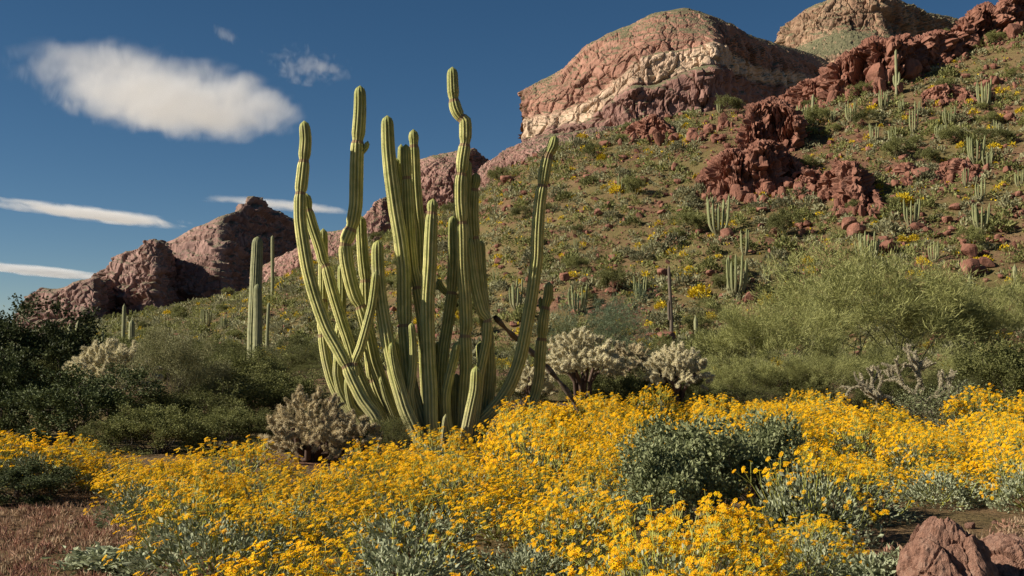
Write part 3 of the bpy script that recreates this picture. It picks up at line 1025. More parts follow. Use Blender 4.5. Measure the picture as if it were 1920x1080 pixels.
# each stem: photograph points from the tip to the root, width in pixels, depth offset at tip and at root, points at which it pinches
STEMS = [
    ([(570, 226), (573, 262), (570, 300), (567, 330), (564, 358), (563, 372), (563, 410), (567, 445), (577, 505), (592, 560), (612, 615), (634, 655), (650, 686), (664, 718), (682, 752), (706, 786)], 23, -0.2, -0.5, (300, 362, 686)),
    ([(574, 362), (577, 390), (586, 424), (600, 466), (606, 490), (612, 502), (622, 540), (633, 577), (645, 615), (656, 648), (668, 690), (690, 740), (715, 785)], 21, 0.05, -0.1, (392, 498)),
    ([(606, 428), (606, 470), (606, 520), (606, 560), (604, 603), (606, 636), (612, 675), (622, 714), (638, 748), (670, 785), (700, 805)], 19, 0.3, 0.1, (560, 625)),
    ([(640, 494), (641, 540), (640, 590), (634, 640), (634, 690), (645, 735), (680, 785)], 18, 0.8, 0.5, (600,)),
    ([(634, 660), (632, 700), (640, 735), (662, 770), (700, 800)], 18, -0.1, 0.0, ()),
    ([(675, 160), (675, 205), (673, 240), (671, 262), (669, 300), (668, 345), (667, 385), (661, 420), (654, 440), (648, 458), (650, 490), (657, 525), (666, 556), (676, 576), (684, 605), (692, 634), (702, 680), (720, 730), (744, 790)], 25, -0.05, 0.0, (262, 425, 458, 572)),
    ([(677, 404), (678, 440), (681, 483), (685, 522), (686, 557), (688, 600), (692, 650), (698, 705), (712, 745), (740, 795)], 23, 0.3, 0.25, (524, 712)),
    ([(705, 508), (702, 540), (697, 575), (687, 613), (676, 652), (664, 682), (668, 705)], 17, -0.45, -0.42, (682,)),
    ([(709, 450), (708, 480), (711, 535), (716, 576), (723, 618), (732, 668), (745, 718), (760, 768), (778, 808), (795, 838)], 25, -0.3, -0.55, ()),
    ([(734, 642), (735, 665), (741, 700), (752, 735)], 14, -0.5, -0.5, ()),
    ([(726, 216), (728, 276), (733, 329), (742, 396), (751, 450), (757, 505), (758, 560), (759, 612), (763, 660), (768, 712), (780, 760), (796, 812)], 26, -0.1, -0.2, (610,)),
    ([(771, 604), (774, 640), (775, 680), (772, 712), (768, 738), (774, 775)], 16, -0.42, -0.35, ()),
    ([(743, 296), (746, 330), (752, 380), (762, 430), (770, 500)], 14, 0.25, 0.2, ()),
    ([(752, 270), (752, 300), (754, 345), (760, 400), (768, 470)], 14, 0.35, 0.3, ()),
    ([(761, 270), (762, 305), (764, 345), (766, 395), (769, 440), (774, 498), (781, 534), (787, 570), (793, 615), (796, 680), (800, 760), (806, 820)], 21, 0.05, 0.0, (332, 536)),
    ([(775, 242), (777, 293), (779, 346), (783, 399), (787, 440), (789, 500), (795, 570), (806, 660), (814, 740), (820, 815)], 22, 0.3, 0.25, (270,)),
    ([(812, 372), (810, 405), (808, 440), (806, 498), (802, 557), (802, 615), (804, 673), (807, 732), (808, 790), (812, 830)], 25, -0.25, -0.35, (398,)),
    ([(820, 522), (828, 540), (842, 552), (860, 556)], 15, 0.5, 0.5, ()),
    ([(848, 125), (849, 160), (851, 186), (855, 205), (863, 220), (872, 226), (873, 250), (872, 270), (868, 297), (865, 325), (863, 345), (863, 381), (866, 417), (867, 445), (868, 498), (872, 557), (874, 612), (872, 630), (874, 690), (870, 750), (866, 830)], 23, -0.05, 0.0, (185, 221, 268, 325, 417, 627)),
    ([(878, 300), (877, 340), (876, 390), (880, 440), (886, 500)], 16, 0.2, 0.25, ()),
    ([(858, 640), (852, 670), (843, 705), (836, 740), (838, 790), (846, 830)], 18, -0.3, -0.15, ()),
    ([(849, 403), (849, 440), (850, 490), (847, 550), (840, 603), (832, 654), (828, 712), (832, 770), (838, 825)], 22, 0.3, 0.2, (545,)),
    ([(893, 323), (892, 340), (889, 354), (887, 399), (889, 440), (893, 490), (899, 545), (907, 585), (914, 620), (916, 690), (908, 770), (892, 820)], 22, 0.25, 0.35, (354, 445)),
    ([(880, 446), (884, 490), (891, 540), (903, 585), (914, 600), (912, 640), (900, 700), (894, 760), (886, 825)], 18, 0.0, 0.05, (598,)),
    ([(901, 450), (902, 500), (906, 560), (914, 630), (920, 700), (916, 760), (902, 815)], 21, 0.55, 0.5, ()),
    ([(893, 686), (891, 730), (883, 770), (875, 810), (872, 838)], 22, -0.45, -0.5, ()),
    ([(836, 776), (833, 800), (830, 830)], 10, -0.6, -0.6, ()),
    ([(713, 706), (724, 748), (738, 784), (748, 812)], 12, -0.1, -0.1, ()),
    ([(652, 705), (652, 730), (660, 765), (684, 800)], 14, -0.3, -0.2, ()),
    ([(1041, 253), (1036, 275), (1028, 291), (1022, 318), (1017, 350), (1012, 381), (1008, 434), (1006, 487), (997, 557), (987, 615), (975, 673), (958, 720), (938, 752), (908, 784), (870, 820)], 23, 0.1, 0.1, (290, 348)),
    ([(1030, 528), (1028, 555), (1023, 577), (1019, 600), (1016, 634), (1013, 668), (1011, 705), (1003, 742), (986, 778), (955, 812)], 21, 0.5, 0.45, (574, 632)),
    ([(1013, 556), (1014, 572), (1019, 588)], 12, 0.55, 0.5, ()),
    ([(690, 264), (687, 274), (682, 282), (676, 287)], 14, -0.05, -0.05, ()),
    ([(820, 640), (824, 700), (830, 770), (838, 830)], 22, 0.5, 0.3, ()),
    ([(856, 700), (856, 760), (858, 830)], 24, 0.15, 0.1, ()),
    ([(740, 640), (752, 700), (772, 770), (796, 830)], 22, 0.45, 0.2, ()),
    ([(900, 640), (906, 700), (900, 770), (880, 830)], 22, 0.7, 0.4, ()),
]
cact_o = on_ground(815, CY)
cactus = thing('organ_pipe_cactus', 'huge many-stemmed organ pipe cactus rising out of the yellow flowers', 'cactus', cact_o)
rs = np.random.RandomState(11)
for pts, wpx, d0, d1, jn in STEMS:
    n = len(pts)
    P = np.array([W(px, py, CY + d0 + (d1 - d0) * (k / (n - 1)) ** 1.5) for k, (px, py) in enumerate(pts)])
    last = P[-1].copy()
    if pts[-1][1] > 735:                       # carry the root down into the soil
        last = last + (P[-1] - P[-2]) / np.linalg.norm(P[-1] - P[-2]) * 0.25
        last[2] = min(last[2], cact_o[2] - 0.05)
        P = np.vstack([P, last])
    Ls = np.concatenate([[0], np.cumsum(np.linalg.norm(np.diff(P, axis=0), axis=1))])
    pys = np.array([p[1] for p in pts])
    jj = [float(np.interp(j, pys, Ls[:n])) for j in jn]
    rad = wpx / 2 / F * CY * 0.91
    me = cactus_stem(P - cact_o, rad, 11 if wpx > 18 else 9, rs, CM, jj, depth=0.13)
    link('stem', me, cactus)
mb = MB()
bp = [W(928, 594, CY + 0.6), W(950, 618, CY + 0.8), W(967, 634, CY + 1.0), W(998, 662, CY + 1.1), W(1026, 689, CY + 1.2), W(1062, 732, CY + 1.3), W(1085, 770, CY + 1.4)]
bp, _ = smooth_path(np.array(bp) - cact_o, 0.08)
seg_tubes(mb, [(*bp[k], *bp[k + 1], 0.036 + 0.012 * math.sin(k * 1.3), 0.036 + 0.012 * math.sin(k * 1.3 + 1.3)) for k in range(len(bp) - 1)], 7)
link('dead_stem', mb.mesh('dead_stem', M['dead_wood'], True), cactus)['label'] = 'dark withered stem leaning away from the cactus'


# ------------------------------------------------------------------ saguaros
def saguaro(label, px, Y, top, wpx, arms=(), group=None, base_py=None, mats=None, name='saguaro_cactus', spines=True):
    """arms: list of photograph point lists from the tip down"""
    o = on_ground(px, Y)
    t = thing(name, label, 'cactus', o, group=group)
    m = Y / F
    h = EYE + (HORIZON - top) / F * Y - o[2]
    rad = wpx / 2 * m
    lean = rs.normal() * 0.02
    P = np.array([(lean * h, 0, h), (lean * h * 0.6, 0, h * 0.7), (0.0, 0, h * 0.3), (0, 0, -0.2)])
    far = Y > 60
    link('trunk', cactus_stem(P, rad, 16 if not far else 11, rs, mats or [M['saguaro'], M['spine'], M['scar']], (), 0.07 if not far else 0.3, 4, 0.07, not far and spines, True, 0.85), t)
    for pts, w, dY in arms:
        Q = np.array([W(a, b, Y + dY) for a, b in pts]) - o
        link('arm', cactus_stem(Q, w / 2 * m, 14 if not far else 9, rs, mats or [M['saguaro'], M['spine'], M['scar']], (), 0.07 if not far else 0.3, 4, 0.07, not far and spines, True, 0.9), t)
    return t


DEADM = [M['dead_wood'], M['spine'], M['scar']]
saguaro('saguaro with one arm pressed against its trunk above the dark hedge shrubs', 475, 40, 443, 21, [([(483, 532), (483.5, 580), (483, 640), (481, 690), (477, 722)], 15.5, -0.22)])
saguaro('paired pale saguaro beside its twin behind the dark left thicket', 133, 70, 604, 10)
saguaro('slightly taller of two twin saguaros behind the dark left thicket', 146, 70, 600, 10)
saguaro('slender saguaro against the foot of the craggy mountain', 231, 105, 569, 6.5)
saguaro('stubby round-topped saguaro behind the pale left cholla', 246, 90, 598, 11)
saguaro('faint small saguaro in the scrub below the craggy mountain', 193, 110, 618, 5)
saguaro('tall thin saguaro on the ridge shoulder against the shaded mountain', 511, 172, 441, 6)
saguaro('short saguaro standing right of the one-armed saguaro', 501, 120, 566, 6)
saguaro('slim saguaro on the flat between the pale chollas and the palo verde', 1308, 62, 590, 8)
saguaro('bare brown dead saguaro pole on the lower slope', 1259, 95, 497, 6, [([(1254, 560), (1254, 580), (1255, 600)], 5, -0.3)], mats=DEADM)
q = hit(1681, 178); saguaro('tall saguaro in front of the jagged ridge columns', 1681, q[1], 92, 5, [([(1676, 140), (1676, 152), (1679, 162)], 4, 0.2), ([(1686, 134), (1686, 152), (1683, 160)], 4, -0.2)])
q = hit(1818, 572); saguaro('saguaro poking up through the palo verde crown', 1818, q[1], 515, 8)
q = hit(1904, 540); saguaro('stout saguaro right of the palo verde on the stony slope', 1904, q[1], 494, 8)
q = hit(1523, 215); saguaro('weathered saguaro at the left end of the ridge columns', 1524, q[1], 176, 5)


# ------------------------------------------------------------------ organ pipes on the hillside
def small_organ(seed, n, h, spread):
    r2 = np.random.RandomState(seed)
    out = []
    for k in range(n):
        th = 2 * math.pi * (k + r2.uniform(-0.3, 0.3)) / n
        hh = h * r2.uniform(0.6, 1.05)
        b = np.array([math.cos(th), math.sin(th), 0]) * 0.22
        o = np.array([math.cos(th), math.sin(th), 0]) * spread * r2.uniform(0.4, 1.0)
        P = np.array([b + o + [0, 0, hh], b + o * 0.92 + [0, 0, hh * 0.6], b + o * 0.7 + [0, 0, hh * 0.25], b * 0.6 + [0, 0, -0.15]])
        out.append(cactus_stem(P, r2.uniform(0.075, 0.095), 7, r2, [M['organ_far'], M['spine'], M['scar']], (), 0.25, 4, 0.10, False))
    return out


ORG = [small_organ(50, 10, 3.0, 0.75), small_organ(51, 7, 3.3, 0.6), small_organ(52, 14, 2.8, 0.95), small_organ(53, 5, 3.4, 0.4)]
HOP = [(1348, 442, 85, 0), (1396, 478, 58, 3), (1379, 556, 88, 0), (1438, 532, 40, 3), (1626, 490, 66, 2), (1595, 228, 42, 0), (1640, 268, 44, 1),
       (1712, 250, 52, 3), (1846, 202, 58, 0), (1780, 236, 42, 2), (1838, 376, 52, 1), (1841, 434, 60, 0), (1708, 424, 58, 0), (1560, 232, 38, 1), (1656, 208, 42, 0),
       (1832, 310, 62, 0), (1852, 316, 48, 1), (968, 582, 70, 1), (1084, 590, 66, 2), (1199, 562, 48, 0), (388, 614, 38, 0), (420, 618, 36, 1), (930, 528, 28, 1),
       (1166, 362, 40, 0), (1910, 352, 40, 1), (1505, 232, 40, 0), (1752, 492, 44, 0), (1350, 212, 34, 1), (1672, 268, 36, 1), (1720, 218, 34, 3), (1765, 262, 36, 2), (1690, 210, 30, 1),
       (600, 560, 30, 1), (1810, 350, 40, 3), (1870, 255, 36, 1), (1080, 470, 26, 3), (1456, 600, 36, 1)]
WHERE = ['tall organ pipe cactus fanning out below the broad fluted cliff', 'thin organ pipe cactus with few stems right of the fanning one below the cliff', 'organ pipe cactus with a yellow bloom at its foot above the palo verde',
         'short few-stemmed organ pipe cactus behind the palo verde crown', 'broad crowded organ pipe cactus on the slope above the palo verde', 'pale organ pipe cactus at the foot of the ridge columns', 'slender organ pipe cactus right of the dark rock knob',
         'narrow organ pipe cactus below the tall ridge saguaro', 'tall pale organ pipe cactus under the weathered ledges', 'wide organ pipe cactus between the tall ridge saguaro and the ledges', 'slender organ pipe cactus just below the low rock rib',
         'pale fan-shaped organ pipe cactus lowest in the row below the rock rib', 'organ pipe cactus with splayed stems right of the square-topped tower', 'slender organ pipe cactus touching the ridge columns', 'organ pipe cactus in the green strip below the ridge columns',
         'organ pipe cactus standing against the low rock rib', 'slender organ pipe cactus at the right end of the low rock rib', 'thin organ pipe cactus seen between the leaning cactus arm and the main stems', 'crowded organ pipe cactus behind the large pale cholla', 'small organ pipe cactus left of the dead saguaro pole',
         'small dark organ pipe cactus right of the craggy mountain foot', 'small slender organ pipe cactus beside the dark one near the mountain foot', 'tiny organ pipe cactus on the bare middle slope', 'organ pipe cactus beside a shrub under the broken rocks',
         'slender organ pipe cactus on the stony slope past the rock rib', 'organ pipe cactus right behind the tall rock knob', 'organ pipe cactus rising from the top of the palo verde', 'small organ pipe cactus on the skyline below the butte', 'slender organ pipe cactus in the cluster under the ridge saguaro',
         'narrow organ pipe cactus at the right of the cluster under the ridge saguaro', 'wide organ pipe cactus at the foot of the cluster under the ridge saguaro', 'small slender organ pipe cactus in the green strip beside the ridge saguaro', 'tiny slender organ pipe cactus behind the left cactus stems',
         'narrow organ pipe cactus left of the low rock rib', 'slender organ pipe cactus under the pale tall one by the ledges', 'tiny few-stemmed organ pipe cactus alone on the middle slope', 'slender organ pipe cactus at the left shoulder of the palo verde']
for (px, py, hp, v), lab in zip(HOP, WHERE):
    q = hit(px, py)
    if q is None:
        continue
    s = hp * q[1] / F / 3.4
    place('organ_pipe_cactus', lab, 'cactus', [('stem', me, None) for me in ORG[v]], q, rs.uniform(0, 6.28), s, 'organ pipe cacti on the hillside')


# ------------------------------------------------------------------ chollas
def cholla_joint(name, mat, seed, fat=0.34, nsp=190):
    r2 = np.random.RandomState(seed)
    mb = MB()
    k, m = 7, 8
    t = np.linspace(0, 1, k)
    rad = fat * 0.5 * np.sqrt(np.clip(1 - (2 * t - 1) ** 4, 0.02, 1))
    th = np.arange(m) * 2 * math.pi / m
    V = np.stack([rad[:, None] * np.cos(th), rad[:, None] * np.sin(th), np.repeat(t[:, None], m, 1)], -1).reshape(-1, 3)
    i, j = np.meshgrid(np.arange(k - 1), np.arange(m), indexing='ij')
    f = np.stack([i * m + j, i * m + (j + 1) % m, (i + 1) * m + (j + 1) % m, (i + 1) * m + j], -1).reshape(-1, 4)
    mb.add(V, [f], 0.25)
    u = r2.uniform(0.02, 1, nsp)
    a = r2.uniform(0, 6.28, nsp)
    rr = np.interp(u, t, rad)
    P = np.stack([rr * np.cos(a), rr * np.sin(a), u], 1)
    D = unit(np.stack([np.cos(a), np.sin(a), (u - 0.4) * 1.6], 1) + r2.normal(size=(nsp, 3)) * 0.5)
    w = unit(np.cross(D, r2.normal(size=(nsp, 3)))) * 0.022
    ln = r2.uniform(0.12, 0.30, (nsp, 1)) * fat / 0.34
    Vs = np.stack([P - w, P + w, P + D * ln], 1).reshape(-1, 3)
    b0 = np.arange(nsp)[:, None] * 3
    mb.add(Vs, [np.hstack([b0, b0 + 1, b0 + 2])], np.repeat(r2.uniform(0.45, 1, nsp), 3))
    return mb.mesh(name, mat)


J_PALE = [cholla_joint('cholla_joint', M['cholla'], 60 + k) for k in range(3)]
J_DULL = [cholla_joint('cholla_joint', M['cholla_dull'], 70 + k) for k in range(3)]
J_LONG = [cholla_joint('cholla_joint', M['cholla_grey'], 80 + k, 0.17, 230) for k in range(3)]


def aim(o, d):
    d = np.asarray(d, float)
    d = d / np.linalg.norm(d)
    o.rotation_euler = (0, math.acos(max(-1, min(1, d[2]))), math.atan2(d[1], d[0]))


def cholla(label, px, Y, wid, hgt, joints, seed, nj=150, jl=0.13, trunk=0.25, dome=True, kid=(2, 3), group=None):
    """short dark trunk, forking branches, then a crown of spiny joints"""
    r2 = np.random.RandomState(seed)
    o = on_ground(px, Y)
    t = thing('cholla_cactus', label, 'cactus', o, group=group)
    mb = MB()
    cz = hgt * (trunk + (1 - trunk) * 0.30)
    segs, ends = [], []
    nb = 9
    for k in range(nb):
        a = 2 * math.pi * (k + r2.uniform(-.3, .3)) / nb
        e = np.array([math.cos(a) * wid * 0.36 * r2.uniform(.5, 1), math.sin(a) * wid * 0.36 * r2.uniform(.5, 1), cz + hgt * 0.2 * r2.uniform(-0.6, 1)])
        p = np.array([math.cos(a) * 0.05, math.sin(a) * 0.05, -0.05])
        mid = np.array([e[0] * 0.35, e[1] * 0.35, hgt * trunk * 0.9])
        for q0, q1, ra, rb in ((p, mid, 0.05, 0.042), (mid, e, 0.042, 0.028)):
            c = (q0 + q1) / 2 + r2.normal(size=3) * 0.03
            segs += [(*q0, *c, ra, (ra + rb) / 2), (*c, *q1, (ra + rb) / 2, rb)]
        ends.append(e)
    seg_tubes(mb, segs, 6)
    link('trunk', mb.mesh('trunk', M['cholla_bark'], True), t)
    ends = np.array(ends)
    for k in range(nj):
        # places over the crown, thinner below
        while True:
            d = r2.normal(size=3)
            d /= np.linalg.norm(d)
            if d[2] > -0.40:
                break
        s = r2.uniform(0.72, 1.0) if r2.rand() < 0.75 else r2.uniform(0.35, 0.75)
        lump = 1 + 0.22 * math.sin(5 * math.atan2(d[1], d[0]) + seed) + 0.1 * math.sin(9 * d[2] + seed)
        p = np.array([d[0] * wid * 0.46 * s * lump, d[1] * wid * 0.46 * s * lump, cz + d[2] * (hgt - cz) * 0.9 * s])
        dr = d + r2.normal(size=3) * 0.55 + np.array([0, 0, 0.25])
        j = link('joint', joints[r2.randint(3)], t)
        j.location = p
        z = jl * r2.uniform(0.7, 1.35)
        j.scale = (z, z, z)
        aim(j, dr)
    return t


cholla('large pale cholla with a rounded spiny crown on dark trunks behind the flowers', 1092, 23.0, 1.62, 1.72, J_PALE, 1, 295, 0.16, 0.45)
cholla('dim pale cholla tucked between two brighter ones behind the flowers', 1180, 25.5, 1.15, 1.55, J_DULL, 2, 150, 0.15, 0.42)
cholla('rounded pale cholla with a shaded right side beside the palo verde', 1268, 23.0, 1.25, 1.42, J_PALE, 3, 250, 0.15, 0.40)
cholla('pale cholla small and half hidden by the leaning cactus arms', 1000, 24.0, 0.85, 1.15, J_PALE, 4, 90, 0.14, 0.3)
cholla('pale cholla behind the thin creosote in the left scrub', 208, 23.0, 1.75, 1.52, J_PALE, 5, 270, 0.16, 0.3)
cholla('dull brown cholla sprawling at the foot of the organ pipe', 580, 14.0, 1.15, 0.86, J_DULL, 6, 230, 0.115, 0.06)
cholla('dull brown cholla low beside the leftmost organ pipe stems', 668, 13.8, 0.62, 0.62, J_DULL, 9, 110, 0.10, 0.06)


def staghorn(label, px, Y, seed):
    """open, long-armed cholla: chains of slender joints"""
    r2 = np.random.RandomState(seed)
    o = on_ground(px, Y)
    t = thing('cholla_cactus', label, 'cactus', o)
    mb = MB()
    seg_tubes(mb, [(0, 0, -0.05, 0.02, 0, 0.3, 0.05, 0.045), (0.02, 0, 0.3, 0.1, 0.05, 0.55, 0.045, 0.035), (0, 0, 0.2, -0.3, 0, 0.5, 0.04, 0.03)], 6)
    link('trunk', mb.mesh('trunk', M['cholla_bark'], True), t)
    st = [(np.array([0.1, 0.05, 0.5]), np.array([0.2, 0, 1.0]), 0), (np.array([-0.3, 0, 0.5]), np.array([-1, 0.1, 0.35]), 0), (np.array([0.1, 0, 0.5]), np.array([1.0, -0.1, 0.45]), 0),
          (np.array([0.05, 0, 0.45]), np.array([-0.4, -0.3, 0.9]), 0), (np.array([0.0, 0, 0.4]), np.array([0.6, -0.6, 0.3]), 0), (np.array([-0.2, 0, 0.4]), np.array([-0.7, -0.4, 0.2]), 0)]
    n = 0
    while st and n < 200:
        p, d, lv = st.pop(0)
        d = d / np.linalg.norm(d)
        z = 0.21 * r2.uniform(0.75, 1.2) * (1 if lv < 3 else 0.75)
        j = link('joint', J_LONG[r2.randint(3)], t)
        j.location = p
        j.scale = (z * 1.1, z * 1.1, z)
        aim(j, d)
        n += 1
        q = p + d * z * 0.95
        if lv < 5:
            for c in range(r2.randint(1, 4) if lv else 2):
                st.append((q, d + r2.normal(size=3) * 0.55 + np.array([0, 0, 0.12]), lv + 1))
    return t


staghorn('open long-armed grey cholla in front of the palo verde', 1715, 18.6, 4)


# ------------------------------------------------------------------ shrubs and trees
def leafy_parts(seed, n_stems, h, spread, levels, kids, leaf_mat, per_tip, ll, lw, r0=0.02, jitter=0.3, lift=0.15, scatter=0.1, twig_mat=None, up=0.3, shrink=0.68, fold=0.25, tone_pow=1.0):
    r2 = np.random.RandomState(seed)
    segs, tips = bush_tree(r2, n_stems, h, spread, levels, kids, r0, jitter, lift, shrink)
    mbw, mbl = MB(), MB()
    seg_tubes(mbw, segs, 4)
    tp = np.array([t[0] for t in tips])
    td = np.array([t[1] for t in tips])
    P = np.repeat(tp, per_tip, 0)
    D = np.repeat(td, per_tip, 0)
    P = P + r2.normal(size=P.shape) * scatter
    D = D + r2.normal(size=P.shape) * 0.8 + np.array([0, 0, up])
    keep = P[:, 2] > 0.03
    P, D = P[keep], D[keep]
    leaf_quads(mbl, P, D, ll, lw, r2, r2.uniform(0, 1, len(P)) ** tone_pow, fold)
    return [('branches', mbw.mesh('branches', twig_mat or M['bark'], True), None), ('leaves', mbl.mesh('leaves', leaf_mat), 'stuff')]


CREO = [leafy_parts(100 + k, 12, 2.0, 0.75, 5, (2, 3), M['creosote'], 8, 0.035, 0.018, 0.016, 0.25, 0.25, 0.05) for k in range(2)]
DARK = [leafy_parts(110 + k, 10, 1.7, 1.1, 5, (2, 3), M['dark_leaf'], 16, 0.055, 0.036, 0.022, 0.38, 0.10, 0.055) for k in range(2)]
HEDGE = [leafy_parts(120 + k, 12, 1.15, 1.3, 5, (2, 3), M['creosote'], 12, 0.038, 0.022, 0.014, 0.36, 0.16, 0.045) for k in range(2)]
JOJO = leafy_parts(130, 15, 0.80, 1.2, 5, (2, 3), M['jojoba'], 5, 0.046, 0.028, 0.012, 0.46, 0.2, 0.035, up=0.1)


def palo_parts(seed, leaf_mat, h, n_stems, per_tip, spread=1.0):
    r2 = np.random.RandomState(seed)
    segs, tips = bush_tree(r2, n_stems, h, spread, 6, (2, 3), 0.05, 0.24, 0.10, 0.74, tipl=4)
    mbw, mbl = MB(), MB()
    seg_tubes(mbw, segs, 4)
    tp = np.repeat(np.array([t[0] for t in tips]), per_tip, 0)
    td = np.repeat(np.array([t[1] for t in tips]), per_tip, 0)
    tp = tp + r2.normal(size=tp.shape) * 0.10
    td = td + r2.normal(size=tp.shape) * 0.55 + np.array([0, 0, 0.35])
    leaf_quads(mbl, tp, td, 0.20, 0.016, r2, None, 0.1)
    return [('branches', mbw.mesh('branches', M['green_bark'], True), None), ('twigs', mbl.mesh('twigs', leaf_mat), 'stuff')]


PALO = [palo_parts(140, M['palo'], 4.4, 10, 11, 1.6), palo_parts(141, M['palo'], 4.2, 9, 11, 1.5)]
PALO_B = [palo_parts(142, M['palo_blue'], 4.0, 6, 7, 0.9)]


def put(name, label, cat, parts, px, Y, hpx, rz=0.0, h0=1.0, group=None, wide=1.0):
    """hpx: height in photograph pixels; h0: height of the built plant"""
    o = on_ground(px, Y)
    s = hpx * Y / F / h0
    return place(name, label, cat, parts, o, rz, (s * wide, s * wide, s), group)


def height_of(parts):
    z = []
    for _, me, _k in parts:
        a = np.zeros(len(me.vertices) * 3, np.float32)
        me.vertices.foreach_get('co', a)
        z.append(np.percentile(a[2::3], 99.3))
    return max(z)


def width_of(parts):
    z = []
    for _, me, _k in parts:
        a = np.zeros(len(me.vertices) * 3, np.float32)
        me.vertices.foreach_get('co', a)
        z.append(np.percentile(np.abs(a[0::3]), 96) + np.percentile(np.abs(a[1::3]), 96))
    return max(z)


def put_box(name, label, cat, parts, px, Y, top, wpx, rz=0.0, group=None):
    """fit a plant so that it stands on the ground at px, Y with its top at row top and wpx wide"""
    o = on_ground(px, Y)
    hz = EYE + (HORIZON - top) / F * Y - o[2]
    sz = hz / height_of(parts)
    sw = wpx * Y / F / width_of(parts)
    return place(name, label, cat, parts, o, rz, (sw, sw, sz), group)


put_box('palo_verde_tree', 'large feathery yellow-green palo verde behind the long-armed cholla', 'tree', PALO[0], 1640, 31, 468, 480, 0.4)
put_box('palo_verde_tree', 'low spreading palo verde with pale twigs beside the slim saguaro', 'tree', PALO[1], 1440, 28, 560, 330, 2.1)
put_box('palo_verde_tree', 'palo verde with darker twigs growing past the stout saguaro', 'tree', PALO[1], 1830, 33, 520, 360, 4.0)
put_box('palo_verde_tree', 'blue-green feathery tree behind the large pale cholla', 'tree', PALO_B[0], 1155, 33, 545, 200, 1.0)
for k, (px, Y, tp, w, l) in enumerate([(1400, 25.5, 668, 190, 'low feathery palo verde spreading beside the rounded pale cholla'), (1530, 25, 660, 220, 'low feathery palo verde drooping to the ground behind the flowers'),
                                       (1640, 26, 650, 200, 'low feathery palo verde behind the long-armed cholla'), (1880, 26, 655, 200, 'low feathery palo verde behind the strip of flowers past the twiggy shrub')]):
    put_box('palo_verde_tree', l, 'tree', PALO[k % 2], px, Y, tp, w, k * 2.0)
put_box('dark_shrub', 'very dark leafy thicket on the left behind everything, with sprigs on top', 'shrub', DARK[0], 40, 26, 572, 260, 0.5)
put_box('dark_shrub', 'dark round leafy bush with bare lower stems by the bare path', 'shrub', DARK[1], 140, 16.5, 690, 260, 1.7)
put_box('dark_shrub', 'dark leafy bush behind the left clump of yellow flowers', 'shrub', DARK[0], -10, 17.5, 660, 170, 3.0)
put_box('dark_shrub', 'dark low bush in deep shade at the path edge on the left', 'shrub', DARK[1], 40, 10.6, 868, 230, 4.4)
TALL = [leafy_parts(105 + k, 13, 2.0, 0.75, 5, (2, 3), M['olive_grey'], 11, 0.038, 0.020, 0.016, 0.27, 0.25, 0.06) for k in range(2)]
put_box('creosote_bush', 'tall thin olive creosote bush in front of the pale left cholla', 'shrub', TALL[0], 318, 18.5, 600, 170, 0.3)
put_box('creosote_bush', 'loose olive creosote bush beside the dark round bush', 'shrub', CREO[1], 262, 17.5, 722, 150, 2.2)
put_box('creosote_bush', 'tall olive-brown creosote between the thin creosote and the one-armed saguaro', 'shrub', TALL[1], 385, 19.0, 660, 150, 4.0)
put_box('hedge_shrub', 'dense dark shrub under the one-armed saguaro', 'shrub', HEDGE[0], 440, 19.5, 688, 230, 0.0)
put_box('hedge_shrub', 'dense dark shrub between the saguaro and the organ pipe', 'shrub', HEDGE[1], 545, 20.5, 690, 170, 1.0)
put_box('hedge_shrub', 'low olive shrub filling the gap behind the left flowers', 'shrub', HEDGE[1], 345, 17.5, 725, 190, 2.5)
put_box('hedge_shrub', 'small dark shrub in the shade at the foot of the organ pipe', 'shrub', HEDGE[0], 722, 14.2, 790, 90, 2.0)
put_box('hedge_shrub', 'dark scrubby growth between the dull cholla and the left flowers', 'shrub', HEDGE[1], 505, 15.5, 770, 130, 3.0)
put_box('hedge_shrub', 'scrubby olive shrub in the gap behind the mound by the bare path', 'shrub', HEDGE[0], 300, 15.0, 762, 200, 1.4)
put_box('hedge_shrub', 'low scrubby olive shrub left of the dull cholla', 'shrub', HEDGE[1], 405, 15.6, 760, 170, 4.4)
put_box('hedge_shrub', 'thin scrubby shrub under the dark round bush', 'shrub', HEDGE[1], 215, 15.2, 785, 130, 5.4)
put_box('jojoba_shrub', 'grey-green leafy shrub dividing the yellow flower field', 'shrub', JOJO, 1310, 9.6, 788, 230, 0.2)
put_box('jojoba_shrub', 'dark leafy shrub leaning right out of the flower field', 'shrub', JOJO, 1425, 10.0, 782, 160, 2.9)
put_box('jojoba_shrub', 'leafy grey-green shrub low under the flowers, shaded at its foot', 'shrub', JOJO, 1240, 8.9, 830, 170, 4.6)
put_box('twiggy_shrub', 'grey twiggy half-bare shrub below the long-armed cholla', 'shrub', leafy_parts(150, 24, 0.9, 1.2, 5, (2, 3), M['jojoba'], 2, 0.03, 0.015, 0.010, 0.4, 0.1, 0.05, M['bark']), 1770, 18.0, 715, 210, 0.0)
put_box('hedge_shrub', 'bluish shrub at the right edge behind the flowers', 'shrub', HEDGE[0], 1895, 24, 640, 220, 0.7)
